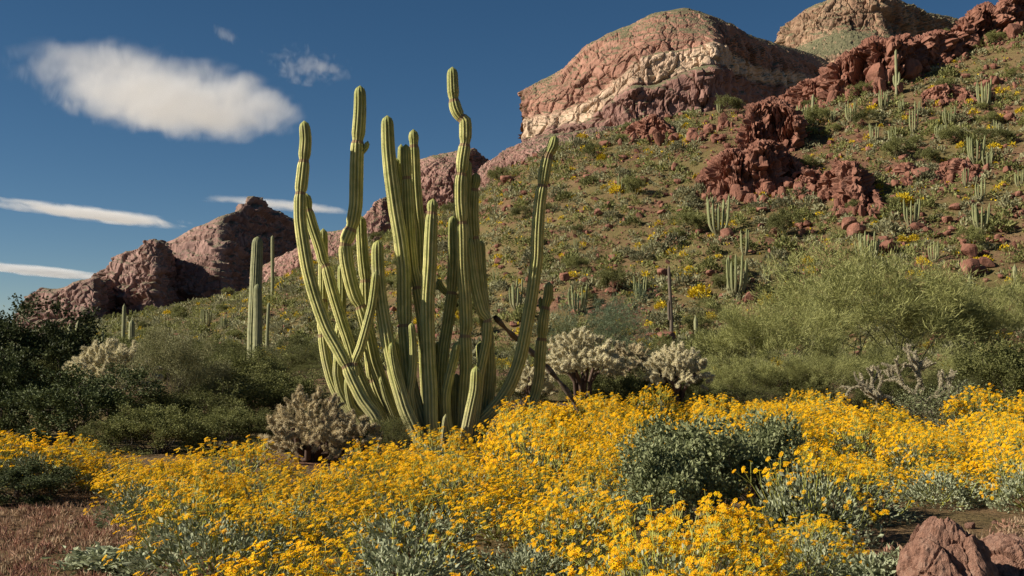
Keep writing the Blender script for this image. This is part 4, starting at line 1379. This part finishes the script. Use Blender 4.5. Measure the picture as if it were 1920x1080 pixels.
for k, (px, Y, top, w, l) in enumerate([
        (70, 48, 640, 170, 'olive bush behind the dark left thicket'), (330, 42, 640, 180, 'olive bush behind the creosote on the left flat'), (400, 55, 640, 150, 'small olive bush on the flat beyond the creosote'),
        (560, 46, 640, 170, 'olive bush behind the leftmost organ pipe stems'), (240, 60, 632, 150, 'low bush near the stubby saguaro'), (980, 40, 640, 130, 'olive bush behind the leaning organ pipe arm'),
        (1360, 45, 610, 160, 'olive bush behind the slim saguaro'), (1240, 42, 630, 110, 'small bush behind the shaded cholla'), (640, 60, 620, 130, 'green bush behind the organ pipe stems'), (1075, 50, 600, 120, 'green bush behind the large pale cholla')]):
    put_box('creosote_bush', l, 'shrub', [HEDGE, CREO][k % 2][k // 2 % 2], px, Y, top, w, k * 1.3)


# ------------------------------------------------------------------ brittlebush
def brittle_parts(seed, n_leaf, n_stalk, heads, hgt=0.42, rad=0.46, stalk=(0.12, 0.34), hr=0.0186):
    r2 = np.random.RandomState(seed)
    ml, ms, mp, md = MB(), MB(), MB(), MB()
    d = unit(r2.normal(size=(n_leaf, 3)))
    d[:, 2] = np.abs(d[:, 2])
    s = r2.uniform(0.55, 1.0, n_leaf) ** 0.5
    lump = 1 + 0.16 * np.sin(4 * np.arctan2(d[:, 1], d[:, 0]) + seed) + 0.18 * perlin(d * 2.2 + seed)
    P = d * np.array([rad, rad, hgt]) * (s * lump)[:, None]
    D = d + r2.normal(size=d.shape) * 0.55 + np.array([0, 0, 0.45])
    leaf_quads(ml, P, D, 0.043, 0.024, r2)
    # woody base stems
    e = unit(r2.normal(size=(26, 3)))
    e[:, 2] = np.abs(e[:, 2])
    seg_tubes(ms, [(*(v * np.array([.02, .02, 0])), *(v * np.array([rad, rad, hgt]) * 0.85), 0.007, 0.004) for v in e], 3, 0.1)
    q = unit(r2.normal(size=(n_stalk, 3)))
    q[:, 2] = np.abs(q[:, 2]) + 0.12
    q = unit(q)
    segs, hp, hn = [], [], []
    for v in q:
        p0 = v * np.array([rad, rad, hgt]) * 0.8
        dr = unit(v * 0.8 + np.array([0, 0, 0.75]) + r2.normal(size=3) * 0.14)
        ln = r2.uniform(*stalk)
        p1 = p0 + dr * ln * 0.65
        segs.append((*p0, *p1, 0.0028, 0.0022))
        for c in range(r2.randint(heads[0], heads[1] + 1)):
            e = unit(dr + r2.normal(size=3) * 0.34)
            p2 = p1 + e * ln * r2.uniform(0.25, 0.5)
            segs.append((*p1, *p2, 0.0019, 0.0015))
            hp.append(p2)
            hn.append(unit(e * 0.6 + np.array([-0.35, -0.15, 0.55]) + r2.normal(size=3) * 0.35))
    seg_tubes(ms, segs, 3)
    blossoms(mp, md, np.array(hp), np.array(hn), hr, r2)
    return [('leaves', ml.mesh('leaves', M['silver']), 'stuff'), ('stems', ms.mesh('stems', M['flower_stem']), 'stuff'),
            ('petals', mp.mesh('petals', M['petal']), 'stuff'), ('flower_discs', md.mesh('flower_discs', M['disc']), 'stuff')]


B_FULL = [brittle_parts(200 + k, 1000, 165, (3, 6)) for k in range(5)]
B_MID = [brittle_parts(210 + k, 1700, 62, (2, 5)) for k in range(4)]
B_LEAF = [brittle_parts(220 + k, 2100, 20, (2, 5)) for k in range(3)]

LAB = {'full': 'brittlebush covered in dense yellow flowers', 'mid': 'brittlebush with silvery leaves between loose yellow flowers', 'leaf': 'mostly silvery-leaved brittlebush with few flowers'}


def field_zone(px, Y):
    if px < 165:
        return 'in the small clump by the dark thicket'
    if px < 600:
        return 'in the mound beside the bare path'
    if Y > 12.5:
        return 'in the strip before the pale chollas' if px < 1370 else 'in the strip before the palo verde'
    if abs(px - 1320) < 230 and Y > 6.8:
        return 'around the leafy grey-green shrub'
    if px > 1450:
        return 'near the pinkish boulders'
    if Y > 7.6:
        return 'in front of the huge organ pipe'
    return 'in the open middle of the flower field'


def far_edge(px):
    return np.interp(px, [-100, 150, 190, 330, 480, 560, 640, 700, 760, 900, 945, 985, 1060, 1500, 1700, 1760, 1830, 1960, 2100], [12.5, 12.5, 11.4, 11.9, 11.6, 10.6, 10.0, 10.8, 12.4, 13.2, 13.5, 17.0, 19.5, 19.5, 17.5, 13.5, 17.0, 20, 20])


def near_edge(px):
    return np.interp(px, [-100, 60, 130, 170, 215, 300, 400, 520, 640, 1380, 1480, 1560, 1640, 1700, 1960, 2200], [11.4, 11.4, 11.8, 12.5, 9.6, 8.3, 6.6, 5.2, 3.7, 3.7, 5.4, 7.4, 8.8, 9.9, 10.2, 10.2])


rb = np.random.RandomState(21)
placed = []
tries = 0
while tries < 14000 and len(placed) < 290:
    tries += 1
    Y = math.sqrt(rb.uniform(3.4 ** 2, 20 ** 2))
    px = rb.uniform(-80, 2010)
    if not (near_edge(px) < Y < far_edge(px)):
        continue
    x = (px - 960) / F * Y
    s = rb.choice([0.7, 0.85, 1.0, 1.2], p=[0.2, 0.35, 0.3, 0.15]) * rb.uniform(0.92, 1.08)
    if Y > 13:
        s = max(s, 0.9)
    if any((x - a) ** 2 + (Y - b) ** 2 < (0.40 * (s + c)) ** 2 for a, b, c in placed):
        continue
    if Y < 11 and not 560 < px < 970 and float(perlin(np.array([[x * 0.62, Y * 0.62, 9.1]]))[0]) < -0.34:
        continue
    # room for the leafy shrubs
    if abs(px - 1320) < 190 and 7.0 < Y < 10.6:
        continue
    placed.append((x, Y, s))
    n = 0.5 + 0.5 * float(perlin(np.array([[x * 0.45, Y * 0.45, 3.3]]))[0])
    leafy = 0.0
    if Y < 7.6 and 600 < px < 1180:
        leafy += 0.46
    if Y < 11 and px > 1450:
        leafy += 0.36
    if Y < 9.5 and px < 600:
        leafy += 0.14
    if Y > 11:
        leafy -= 0.35
    u = n * 0.7 + leafy + rb.uniform(-0.15, 0.2)
    kind = 'leaf' if u > 0.74 else 'mid' if u > 0.46 else 'full'
    var = {'full': B_FULL, 'mid': B_MID, 'leaf': B_LEAF}[kind]
    place('brittlebush', LAB[kind] + ' ' + field_zone(px, Y), 'brittlebush', var[rb.randint(len(var))], (x, Y, gz(x, Y) - 0.03), rb.uniform(-0.6, 0.6), (s, s, min(s, 1.05) * (rb.uniform(0.78, 1.0) if px < 960 else rb.uniform(0.75, 1.25))), {'full': 'densely blooming', 'mid': 'loosely blooming', 'leaf': 'silvery'}[kind] + ' brittlebushes ' + field_zone(px, Y))
print('brittlebushes', len(placed))


# ------------------------------------------------------------------ hillside scatter
def hill_bush(seed, mat, n, size, h, top_mat=None):
    r2 = np.random.RandomState(seed)
    d = unit(r2.normal(size=(n, 3)))
    d[:, 2] = np.abs(d[:, 2])
    lump = 1 + 0.3 * perlin(d * 1.8 + seed)
    P = d * np.array([0.5, 0.5, h]) * (r2.uniform(0.3, 1, n) ** 0.5 * lump)[:, None]
    mb = MB()
    leaf_quads(mb, P, d + r2.normal(size=d.shape) * 0.7 + np.array([0, 0, .4]), size, size * 0.5, r2)
    return mb


HG = [hill_bush(300 + k, None, 260, 0.17, 0.55) for k in range(4)]
HGL = [hill_bush(305 + k, None, 48, 0.32, 0.55) for k in range(4)]
HM = {m: [b.mesh('foliage', M[m]) for b in HG] for m in ('hill_green', 'hill_grey', 'hill_yellow')}
HTREE = [leafy_parts(310 + k, 6, 2.6, 1.0, 5, (2, 3), M['hill_green'], 7, 0.22, 0.05, 0.035, 0.3, 0.12, 0.12, M['green_bark']) for k in range(2)]

rh = np.random.RandomState(31)


def hill_zone(px, py):
    if px < 560:
        return 'on the low slope below the craggy mountain'
    if px < 900:
        return 'on the hillside below the pink ridge'
    if px < 1300:
        return 'on the open hillside below the cream-banded butte'
    if px < 1530:
        return 'on the hillside around the broad fluted cliff' if py < 420 else 'on the lower hillside under the fluted cliff'
    if py < 300:
        return 'on the steep hillside below the jagged ridge columns'
    return 'on the hillside above the palo verde crown'


cand = []
NC = 36000
az = rh.uniform(-0.44, 0.50, NC)
Yc = np.sqrt(rh.uniform(58 ** 2, 265 ** 2, NC))
X = np.tan(az) * Yc
Z = ground_z(X, Yc)
PX = 960 + F * X / Yc
PY = HORIZON - (Z - EYE) / Yc * F
cl = fbm(np.stack([X * 0.06, Yc * 0.06, 0 * X], 1), 3)
yc_ = np.interp(PX, HILL[:, 0], HILL[:, 2])
yf_ = np.interp(PX, HILL[:, 0], HILL[:, 3])
rockzone = ((PX > 1310) & (PX < 1510) & (PY > 190) & (PY < 350)) | ((PX > 1540) & (PX < 1640) & (PY > 305) & (PY < 395))
ok = (Yc < yc_ + 2) & (Yc > yf_ * 0.72) & (rh.rand(NC) < 0.60 + 0.9 * cl) & ~rockzone
idx = np.nonzero(ok)[0]
occ = {}
keep = []
SZ = np.where(rh.rand(NC) < 0.12, rh.uniform(1.6, 2.6, NC), rh.uniform(0.7, 1.5, NC))
for i in idx:
    key = (int(X[i] // 2), int(Yc[i] // 2))
    clash = False
    for a in (-1, 0, 1):
        for b in (-1, 0, 1):
            for (x, y, s) in occ.get((key[0] + a, key[1] + b), ()):
                if (x - X[i]) ** 2 + (y - Yc[i]) ** 2 < (0.30 * (s + SZ[i])) ** 2:
                    clash = True
    if not clash:
        occ.setdefault(key, []).append((X[i], Yc[i], SZ[i]))
        keep.append(i)
keep = keep[:8000]
kinds = rh.choice(['hill_grey', 'hill_green', 'hill_yellow', 'tree'], len(keep), p=[0.44, 0.43, 0.11, 0.02])
HL = {'hill_grey': ('bursage_shrub', 'low grey-green shrub', 'shrub', 'grey-green shrubs on the hillside'),
      'hill_green': ('creosote_shrub', 'rounded olive-green shrub', 'shrub', 'olive-green shrubs on the hillside'),
      'hill_yellow': ('brittlebush', 'small brittlebush in yellow bloom', 'brittlebush', 'blooming brittlebushes on the hillside')}
rest = {}
for k in HL:
    ids = [i for i, t in zip(keep, kinds) if t == k]
    ids.sort(key=lambda i: -SZ[i] / Yc[i])
    name, lab, cat, grp = HL[k]
    for n, i in enumerate(ids):
        s = SZ[i] * (0.8 if k == 'hill_yellow' else 1.0)
        v = rh.randint(4)
        hz = s * rh.uniform(0.75, 1.15)
        a = rh.uniform(0, 6.28)
        if n < (290 if k != 'hill_yellow' else 150):
            link(name, HM[k][v], None, None, lab + ' ' + hill_zone(PX[i], PY[i]), cat, grp + ', ' + hill_zone(PX[i], PY[i]), (X[i], Yc[i], Z[i] - 0.05), a, (s, s, hz))
        else:
            rest.setdefault(k, []).append((v, X[i], Yc[i], Z[i] - 0.05, a, s, hz))
for i, t in zip(keep, kinds):
    if t == 'tree':
        s = rh.uniform(0.55, 1.0)
        place('palo_verde_tree', 'small feathery palo verde ' + hill_zone(PX[i], PY[i]), 'tree', HTREE[rh.randint(2)], (X[i], Yc[i], Z[i] - 0.05), rh.uniform(0, 6.28), (s * 0.9, s * 0.9, s * 0.75), 'small palo verdes ' + hill_zone(PX[i], PY[i]))
for px, py, hp in ((1470, 450, 62), (1190, 372, 46), (1290, 440, 50), (1370, 215, 40), (1680, 300, 46), (1770, 180, 40), (1530, 240, 44), (935, 350, 40), (1110, 300, 36), (870, 410, 36), (1820, 470, 50), (1330, 130, 20), (1150, 555, 60), (1620, 240, 40), (1600, 330, 30)):
    q = hit(px, py)
    if q is not None:
        s = hp * q[1] / F / 3.0
        place('palo_verde_tree', 'fuller feathery palo verde ' + hill_zone(px, py), 'tree', HTREE[rh.randint(2)], q, rh.uniform(0, 6.28), (s, s, s), 'fuller palo verdes ' + hill_zone(px, py))
for k, lst in rest.items():
    mb = MB()
    for v, x, y, z, a, s, hz in lst:
        src = HGL[v]
        V = np.concatenate(src.V)
        c, sn = math.cos(a), math.sin(a)
        V2 = np.stack([(V[:, 0] * c - V[:, 1] * sn) * s + x, (V[:, 0] * sn + V[:, 1] * c) * s + y, V[:, 2] * hz + z], 1)
        mb.add(V2, [f for f, _ in src.F], np.concatenate(src.A) * 0.7 + rh.uniform(0, 0.3))
    link('distant_shrubs', mb.mesh('distant_shrubs', M[k]), None, 'stuff', {'hill_grey': 'scattered small grey-green shrubs farther up the hillside', 'hill_green': 'scattered small olive shrubs farther up the hillside', 'hill_yellow': 'scattered small yellow blooms up the hillside'}[k])
print('hill plants', len(keep))

# low annuals between the shrubs
NT = 42000
ta = rh.uniform(-0.44, 0.50, NT)
tY = np.sqrt(rh.uniform(58 ** 2, 230 ** 2, NT))
tX = np.tan(ta) * tY
tp = 960 + F * tX / tY
tk = (tY < np.interp(tp, HILL[:, 0], HILL[:, 2]) + 2) & (fbm(np.stack([tX * 0.08, tY * 0.08, 0 * tX + 7], 1), 3) + rh.uniform(-0.3, 0.3, NT) > -0.05)
tX, tY = tX[tk], tY[tk]
tb = np.stack([tX, tY, ground_z(tX, tY) - 0.02], 1)
tb = np.repeat(tb, 5, 0) + rh.normal(size=(len(tX) * 5, 3)) * np.array([0.22, 0.22, 0.0])
for nm, mk, sel in (('green_annuals', 'hill_green', 0), ('golden_annuals', 'hill_yellow', 1)):
    pick = np.repeat((np.arange(len(tX)) % 9 == 0) == bool(sel), 5)
    P_ = tb[pick]
    mb = MB()
    leaf_quads(mb, P_, rh.normal(size=P_.shape) * 0.6 + np.array([0, 0, 0.8]), 0.30, 0.15, rh)
    link(nm, mb.mesh(nm, M[mk]), None, 'stuff', 'thin low %s growth between the hillside shrubs' % ('green' if sel == 0 else 'yellow-flowering'))

# loose stones
NR = 9000
az = rh.uniform(-0.42, 0.48, NR)
Yr = np.sqrt(rh.uniform(60 ** 2, 180 ** 2, NR))
Xr = np.tan(az) * Yr
PXr = 960 + F * Xr / Yr
ycr = np.interp(PXr, HILL[:, 0], HILL[:, 2])
yfr = np.interp(PXr, HILL[:, 0], HILL[:, 3])
wgt = np.clip((PXr - 500) / 1300, 0.1, 1)
okr = (Yr < ycr) & (Yr > yfr * 0.85) & (rh.rand(NR) < wgt)
Zr = ground_z(Xr, Yr)
sr = 0.12 + rh.exponential(0.13, NR)
ir = np.nonzero(okr)[0]
ir = ir[np.argsort(-(sr[ir] / Yr[ir]))]
smb = MB()
stone_src = []
for me in [rock_mesh('stone', M['red_rock'], 40 + k, 2, 6.0, 16, 0.05, 1.3) for k in range(6)]:
    a = np.zeros(len(me.vertices) * 3, np.float32)
    me.vertices.foreach_get('co', a)
    f = np.array([list(p.vertices) for p in me.polygons])
    stone_src.append((a.reshape(-1, 3), f))
for n, i in enumerate(ir):
    s = min(sr[i], 0.95)
    dims = (s * rh.uniform(0.7, 1.3), s * rh.uniform(0.7, 1.3), s * rh.uniform(0.55, 0.95))
    if n < 290:
        link('boulder', STONES[rh.randint(6)], None, None, 'red-brown boulder among shrubs ' + hill_zone(PXr[i], HORIZON - (Zr[i] - EYE) / Yr[i] * F), 'boulder', 'boulders ' + hill_zone(PXr[i], HORIZON - (Zr[i] - EYE) / Yr[i] * F), (Xr[i], Yr[i], Zr[i]), rh.uniform(0, 6.28), dims)
    else:
        V, f = stone_src[rh.randint(6)]
        smb.add(V * np.array(dims) + [Xr[i], Yr[i], Zr[i]], [f])
link('scree', smb.mesh('scree', M['red_rock']), None, 'stuff', 'small loose red stones strewn over the hillside')

# ------------------------------------------------------------------ foreground: boulders, dry grass, small plants
def big_boulder(seed, taper, lean):
    me = rock_mesh('boulder', M['boulder'], seed, 44, 2.4, 8, 0.10, 1.5)
    a = np.zeros(len(me.vertices) * 3, np.float32)
    me.vertices.foreach_get('co', a)
    V = a.reshape(-1, 3).astype(float)
    k = 1.15 - taper * np.clip(V[:, 2], 0, 2)
    V[:, 0] = V[:, 0] * k + lean * V[:, 2]
    V[:, 1] *= k
    v1, e1 = cells(V * 1.7 + seed)
    n = unit(V - np.array([0, 0, 0.5]))
    V += n * (0.10 * v1 - 0.07 * np.clip(1 - e1 / 0.12, 0, 1) + 0.05 * fbm(V * 6 + seed, 4, 0.6) - 0.05 * np.clip(perlin(V * 7 + 2 * seed) - 0.1, 0, 1))[:, None]
    me.vertices.foreach_set('co', V.astype(np.float32).ravel())
    me.update()
    return me


o = link('boulder', big_boulder(90, 0.34, -0.10), None, None, 'pinkish-brown boulder rising to a blunt peak at the edge of the flowers', 'boulder')
o.location = tuple(on_ground(1775, 6.7) - np.array([0, 0, 0.04]))
o.scale = (0.27, 0.28, 0.31)
o.rotation_euler = (0, 0, 0.4)
o = link('boulder', big_boulder(93, 0.2, 0.1), None, None, 'low rounded boulder leaning on the peaked one, its hollow in shadow', 'boulder')
o.location = tuple(on_ground(1895, 7.0) - np.array([0, 0, 0.04]))
o.scale = (0.27, 0.25, 0.205)
o.rotation_euler = (0, 0.1, 2.0)
STN = [rock_mesh('stone', M['boulder'], 95 + k, 8, 2.5, 8, 0.12, 1.4) for k in range(3)]
for k in range(34):
    px, Y = (rb.uniform(1600, 1930), rb.uniform(6.5, 9.6)) if k < 20 else (rb.uniform(-20, 420), rb.uniform(6.5, 9.5))
    s = rb.uniform(0.015, 0.05)
    link('stone', STN[k % 3], None, None, 'small pinkish stone on the bare ground near the boulders' if k < 20 else 'small pinkish stone on the bare path among red grass', 'stone', 'stones by the boulders' if k < 20 else 'stones on the path', on_ground(px, Y), rb.uniform(0, 6), (s, s * 1.2, s * 0.8))

# reddish dry annuals on the path
mb = MB()
NG = 9000
gp = np.where(rb.rand(NG) < 0.68, rb.uniform(-60, 420, NG), rb.uniform(1560, 1960, NG))
gY = np.sqrt(rb.uniform(5.5 ** 2, 12.5 ** 2, NG))
lim = np.interp(gp, [-60, 130, 200, 420, 1560, 1960], [11.5, 12.5, 10, 7.5, 7.5, 10.0])
gx = (gp - 960) / F * gY
cl = fbm(np.stack([gx * 1.6, gY * 1.6, 0 * gx], 1), 3)
kk = (gY < lim) & (cl + rb.uniform(-0.35, 0.35, NG) > -0.08)
gx, gY, cl = gx[kk], gY[kk], cl[kk]
P = np.stack([gx, gY, ground_z(gx, gY) - 0.005], 1)
D = rb.normal(size=P.shape) * 0.35 + np.array([0.05, 0, 1])
leaf_quads(mb, P, D, 0.065, 0.007, rb, np.clip(0.5 + 0.9 * cl + rb.normal(size=len(P)) * 0.2, 0, 1))
link('dry_grass', mb.mesh('dry_grass', M['dry_grass']), None, 'stuff', 'reddish dry annual grass on the bare ground')

mb = MB()
tp_ = np.where(rb.rand(420) < 0.7, rb.uniform(-40, 400, 420), rb.uniform(1600, 1950, 420))
ty_ = np.sqrt(rb.uniform(6.2 ** 2, 10.5 ** 2, 420))
tk_ = ty_ < np.interp(tp_, [-60, 130, 200, 420, 1560, 1960], [9.6, 10, 9.2, 7.2, 7.5, 9.8])
tx_ = ((tp_ - 960) / F * ty_)[tk_]
ty_ = ty_[tk_]
tq = np.stack([tx_, ty_, ground_z(tx_, ty_) - 0.01], 1)
tq = np.repeat(tq, 34, 0) + rb.normal(size=(len(tx_) * 34, 3)) * np.array([0.035, 0.035, 0])
tq[:, 2] += rb.uniform(0, 0.06, len(tq))
leaf_quads(mb, tq, rb.normal(size=tq.shape) * 0.5 + np.array([0, 0, 1]), 0.05, 0.014, rb, np.repeat(rb.uniform(0, 1, len(tx_)), 34) * 0.7 + 0.15)
link('red_annuals', mb.mesh('red_annuals', M['dry_grass']), None, 'stuff', 'pinkish-red low annual tufts on the bare ground')
LOWP = leafy_parts(160, 13, 0.17, 1.8, 3, (2, 3), M['silver'], 7, 0.034, 0.015, 0.003, 0.5, 0.25, 0.02, M['flower_stem'], 0.5)
put_box('low_plant', 'low grey-green leafy plant on the red grass of the path', 'plant', LOWP, 210, 7.3, 1030, 170, 0.0)
put_box('low_plant', 'small green leafy sprig at the foot of the organ pipe', 'plant', CREO[0], 742, 13.4, 775, 62, 1.0)
put_box('low_plant', 'small pale leafy plant beside the peaked boulder', 'plant', LOWP, 1640, 6.9, 1035, 110, 2.0)

# low olive growth between the flowers and the palo verdes
for k in range(46):
    px = rb.uniform(940, 1960)
    Y = rb.uniform(22.5, 30)
    wd = rb.uniform(70, 150)
    tp = HORIZON + (EYE - rb.uniform(0.45, 0.95)) / Y * F
    put_box('creosote_bush', 'low olive bush in the strip between the flowers and the palo verdes', 'shrub', [HEDGE, CREO][k % 2][k // 2 % 2], px, Y, tp, wd, k * 1.3, 'low bushes before the palo verdes')
for k in range(30):
    px = rb.uniform(-40, 640)
    Y = rb.uniform(26, 62)
    if 120 < px < 300 and Y < 40:
        continue
    tp = HORIZON + (EYE - rb.uniform(0.6, 1.4)) / Y * F
    put_box('creosote_bush', 'low olive bush in the scrub on the left flat', 'shrub', [HEDGE, CREO][k % 2][k // 2 % 2], px, Y, tp, rb.uniform(1.2, 2.2) * F / Y, k * 1.3, 'low bushes on the left flat')


# ------------------------------------------------------------------ clouds: soft volumes high beyond the mountains
def cloud_mat(name, dens, stretch, seed, warp=0.5, thr=0.1, soft=0.5, rot=0.0):
    """a thin sheet of ice cloud: full in the middle, combed out into wisps towards its rim"""
    m = bpy.data.materials.new(name)
    m.use_nodes = True
    nt = m.node_tree
    N, L = nt.nodes, nt.links
    N.remove(N['Principled BSDF'])
    pv = N.new('ShaderNodeVolumePrincipled')
    pv.inputs['Color'].default_value = (1, 1, 1, 1)
    pv.inputs['Anisotropy'].default_value = 0.0
    L.new(pv.outputs[0], N['Material Output'].inputs['Volume'])
    tc = N.new('ShaderNodeTexCoord')

    def math_(op, a, b=None, c=None):
        n = N.new('ShaderNodeMath')
        n.operation = op
        for k, v in enumerate((a, b, c)):
            if v is None:
                continue
            if isinstance(v, (int, float)):
                n.inputs[k].default_value = v
            else:
                L.new(v, n.inputs[k])
        return n.outputs[0]

    def nz(scale, det, dist, ro):
        mp = N.new('ShaderNodeMapping')
        mp.vector_type = 'TEXTURE'
        mp.inputs['Rotation'].default_value = (0, 0, ro)
        mp.inputs['Scale'].default_value = tuple(1 / k for k in scale)
        mp.inputs['Location'].default_value = (seed, seed * 2, seed * 3)
        L.new(tc.outputs['Object'], mp.inputs[0])
        n = N.new('ShaderNodeTexNoise')
        n.inputs['Scale'].default_value = 1.0
        n.inputs['Detail'].default_value = det
        n.inputs['Roughness'].default_value = 0.6
        n.inputs['Distortion'].default_value = dist
        L.new(mp.outputs[0], n.inputs['Vector'])
        return n.outputs[0]
    body = nz((1.3, 1.3, 0.3), 3, 0.3, 0)
    comb = nz(stretch, 7, 0.5, rot)
    ln = N.new('ShaderNodeVectorMath')
    ln.operation = 'LENGTH'
    L.new(tc.outputs['Object'], ln.inputs[0])
    a = math_('SUBTRACT', 1.0, ln.outputs['Value'])
    v = math_('MULTIPLY_ADD', math_('SUBTRACT', comb, 0.5), warp * 2, a)
    v = math_('MULTIPLY_ADD', math_('SUBTRACT', body, 0.5), warp * 1.2, v)
    r = N.new('ShaderNodeMapRange')
    r.interpolation_type = 'SMOOTHSTEP'
    r.inputs[1].default_value = thr
    r.inputs[2].default_value = thr + soft
    L.new(v, r.inputs[0])
    e = N.new('ShaderNodeMapRange')
    e.inputs[1].default_value = 0.0
    e.inputs[2].default_value = 0.10
    L.new(a, e.inputs[0])
    d = math_('MULTIPLY', math_('MULTIPLY', r.outputs[0], e.outputs[0]), dens)
    L.new(d, pv.inputs['Density'])
    return m


def hull(name, mat):
    nu, nv = 40, 20
    V = [(0, 0, 1)]
    for i in range(1, nv):
        t = math.pi * i / nv
        for j in range(nu):
            p = 2 * math.pi * j / nu
            V.append((math.sin(t) * math.cos(p), math.sin(t) * math.sin(p), math.cos(t)))
    V.append((0, 0, -1))
    q = [(1 + i * nu + j, 1 + (i + 1) * nu + j, 1 + (i + 1) * nu + (j + 1) % nu, 1 + i * nu + (j + 1) % nu) for i in range(nv - 2) for j in range(nu)]
    t = [(0, 1 + j, 1 + (j + 1) % nu) for j in range(nu)] + [(len(V) - 1, 1 + (nv - 2) * nu + (j + 1) % nu, 1 + (nv - 2) * nu + j) for j in range(nu)]
    return make_mesh(name, np.array(V), [np.array(t), np.array(q)], mat, smooth=True)


def cloud(label, px0, px1, py0, py1, alt, thick, mat, yaw=0.0):
    """a level sheet at height alt that covers the given span of the photograph"""
    y0, y1 = alt / (HORIZON - py0) * F, alt / (HORIZON - py1) * F
    yc = (y0 + y1) / 2
    o = link('cloud', hull('cloud', mat), None, None, label, 'cloud')
    o.location = (((px0 + px1) / 2 - 960) / F * yc, yc, EYE + alt)
    o.scale = ((px1 - px0) / 2 / F * yc, (y1 - y0) / 2, thick)
    o.rotation_euler = (0, 0, yaw)
    return o


def cloud_line(label, a, b, half, alt, thick, mat):
    """a level streak of cloud between two points of the photograph"""
    A, B_ = [np.array([(p[0] - 960) / F, 1.0]) * alt / (HORIZON - p[1]) * F for p in (a, b)]
    c, d = (A + B_) / 2, (B_ - A) / 2
    o = link('cloud', hull('cloud', mat), None, None, label, 'cloud')
    o.location = (c[0], c[1], EYE + alt)
    o.scale = (np.linalg.norm(d), half, thick)
    o.rotation_euler = (0, 0, math.atan2(d[1], d[0]))
    return o


cloud('large white lens-shaped cloud with feathery edges above the craggy mountain', 66, 566, 64, 272, 620, 42, cloud_mat('large_cloud', 0.011, (8.0, 2.6, 0.3), 2.6, 0.62, 0.0, 0.78, 1.0), 0.0)
cloud_line('slanting ragged strip of white cloud left of the mountain summit', (-80, 366), (380, 430), 230, 620, 28, cloud_mat('strip_cloud', 0.016, (3.0, 3.6, 0.3), 4.1, 1.0, 0.16, 0.7, 0.9))
cloud_line('thin faint streak of cloud behind the mountain summit', (320, 363), (700, 403), 170, 640, 22, cloud_mat('thin_cloud', 0.012, (3.0, 3.4, 0.3), 7.3, 1.0, 0.16, 0.8, 0.9))
cloud_line('low flat white cloud just above the left end of the mountain', (-160, 480), (220, 527), 460, 640, 34, cloud_mat('low_cloud', 0.009, (2.4, 2.6, 0.3), 9.9, 0.8, 0.08, 0.7, 0.9))
cloud('tiny wisp of cloud at the upper edge of the large cloud', 396, 450, 46, 86, 620, 12, cloud_mat('wisp_cloud', 0.006, (2.2, 1.4, 0.3), 3.1, 0.8, 0.15, 0.9, 0.5), 0.0)
cloud('small torn wisps right of the large cloud', 480, 680, 78, 165, 620, 14, cloud_mat('torn_cloud', 0.006, (5.0, 3.2, 0.3), 5.5, 1.3, 0.28, 0.9, 0.6), 0.0)

#print('triangles', sum(len(m.loop_triangles) or sum(len(p.vertices) - 2 for p in m.polygons) for m in bpy.data.meshes))
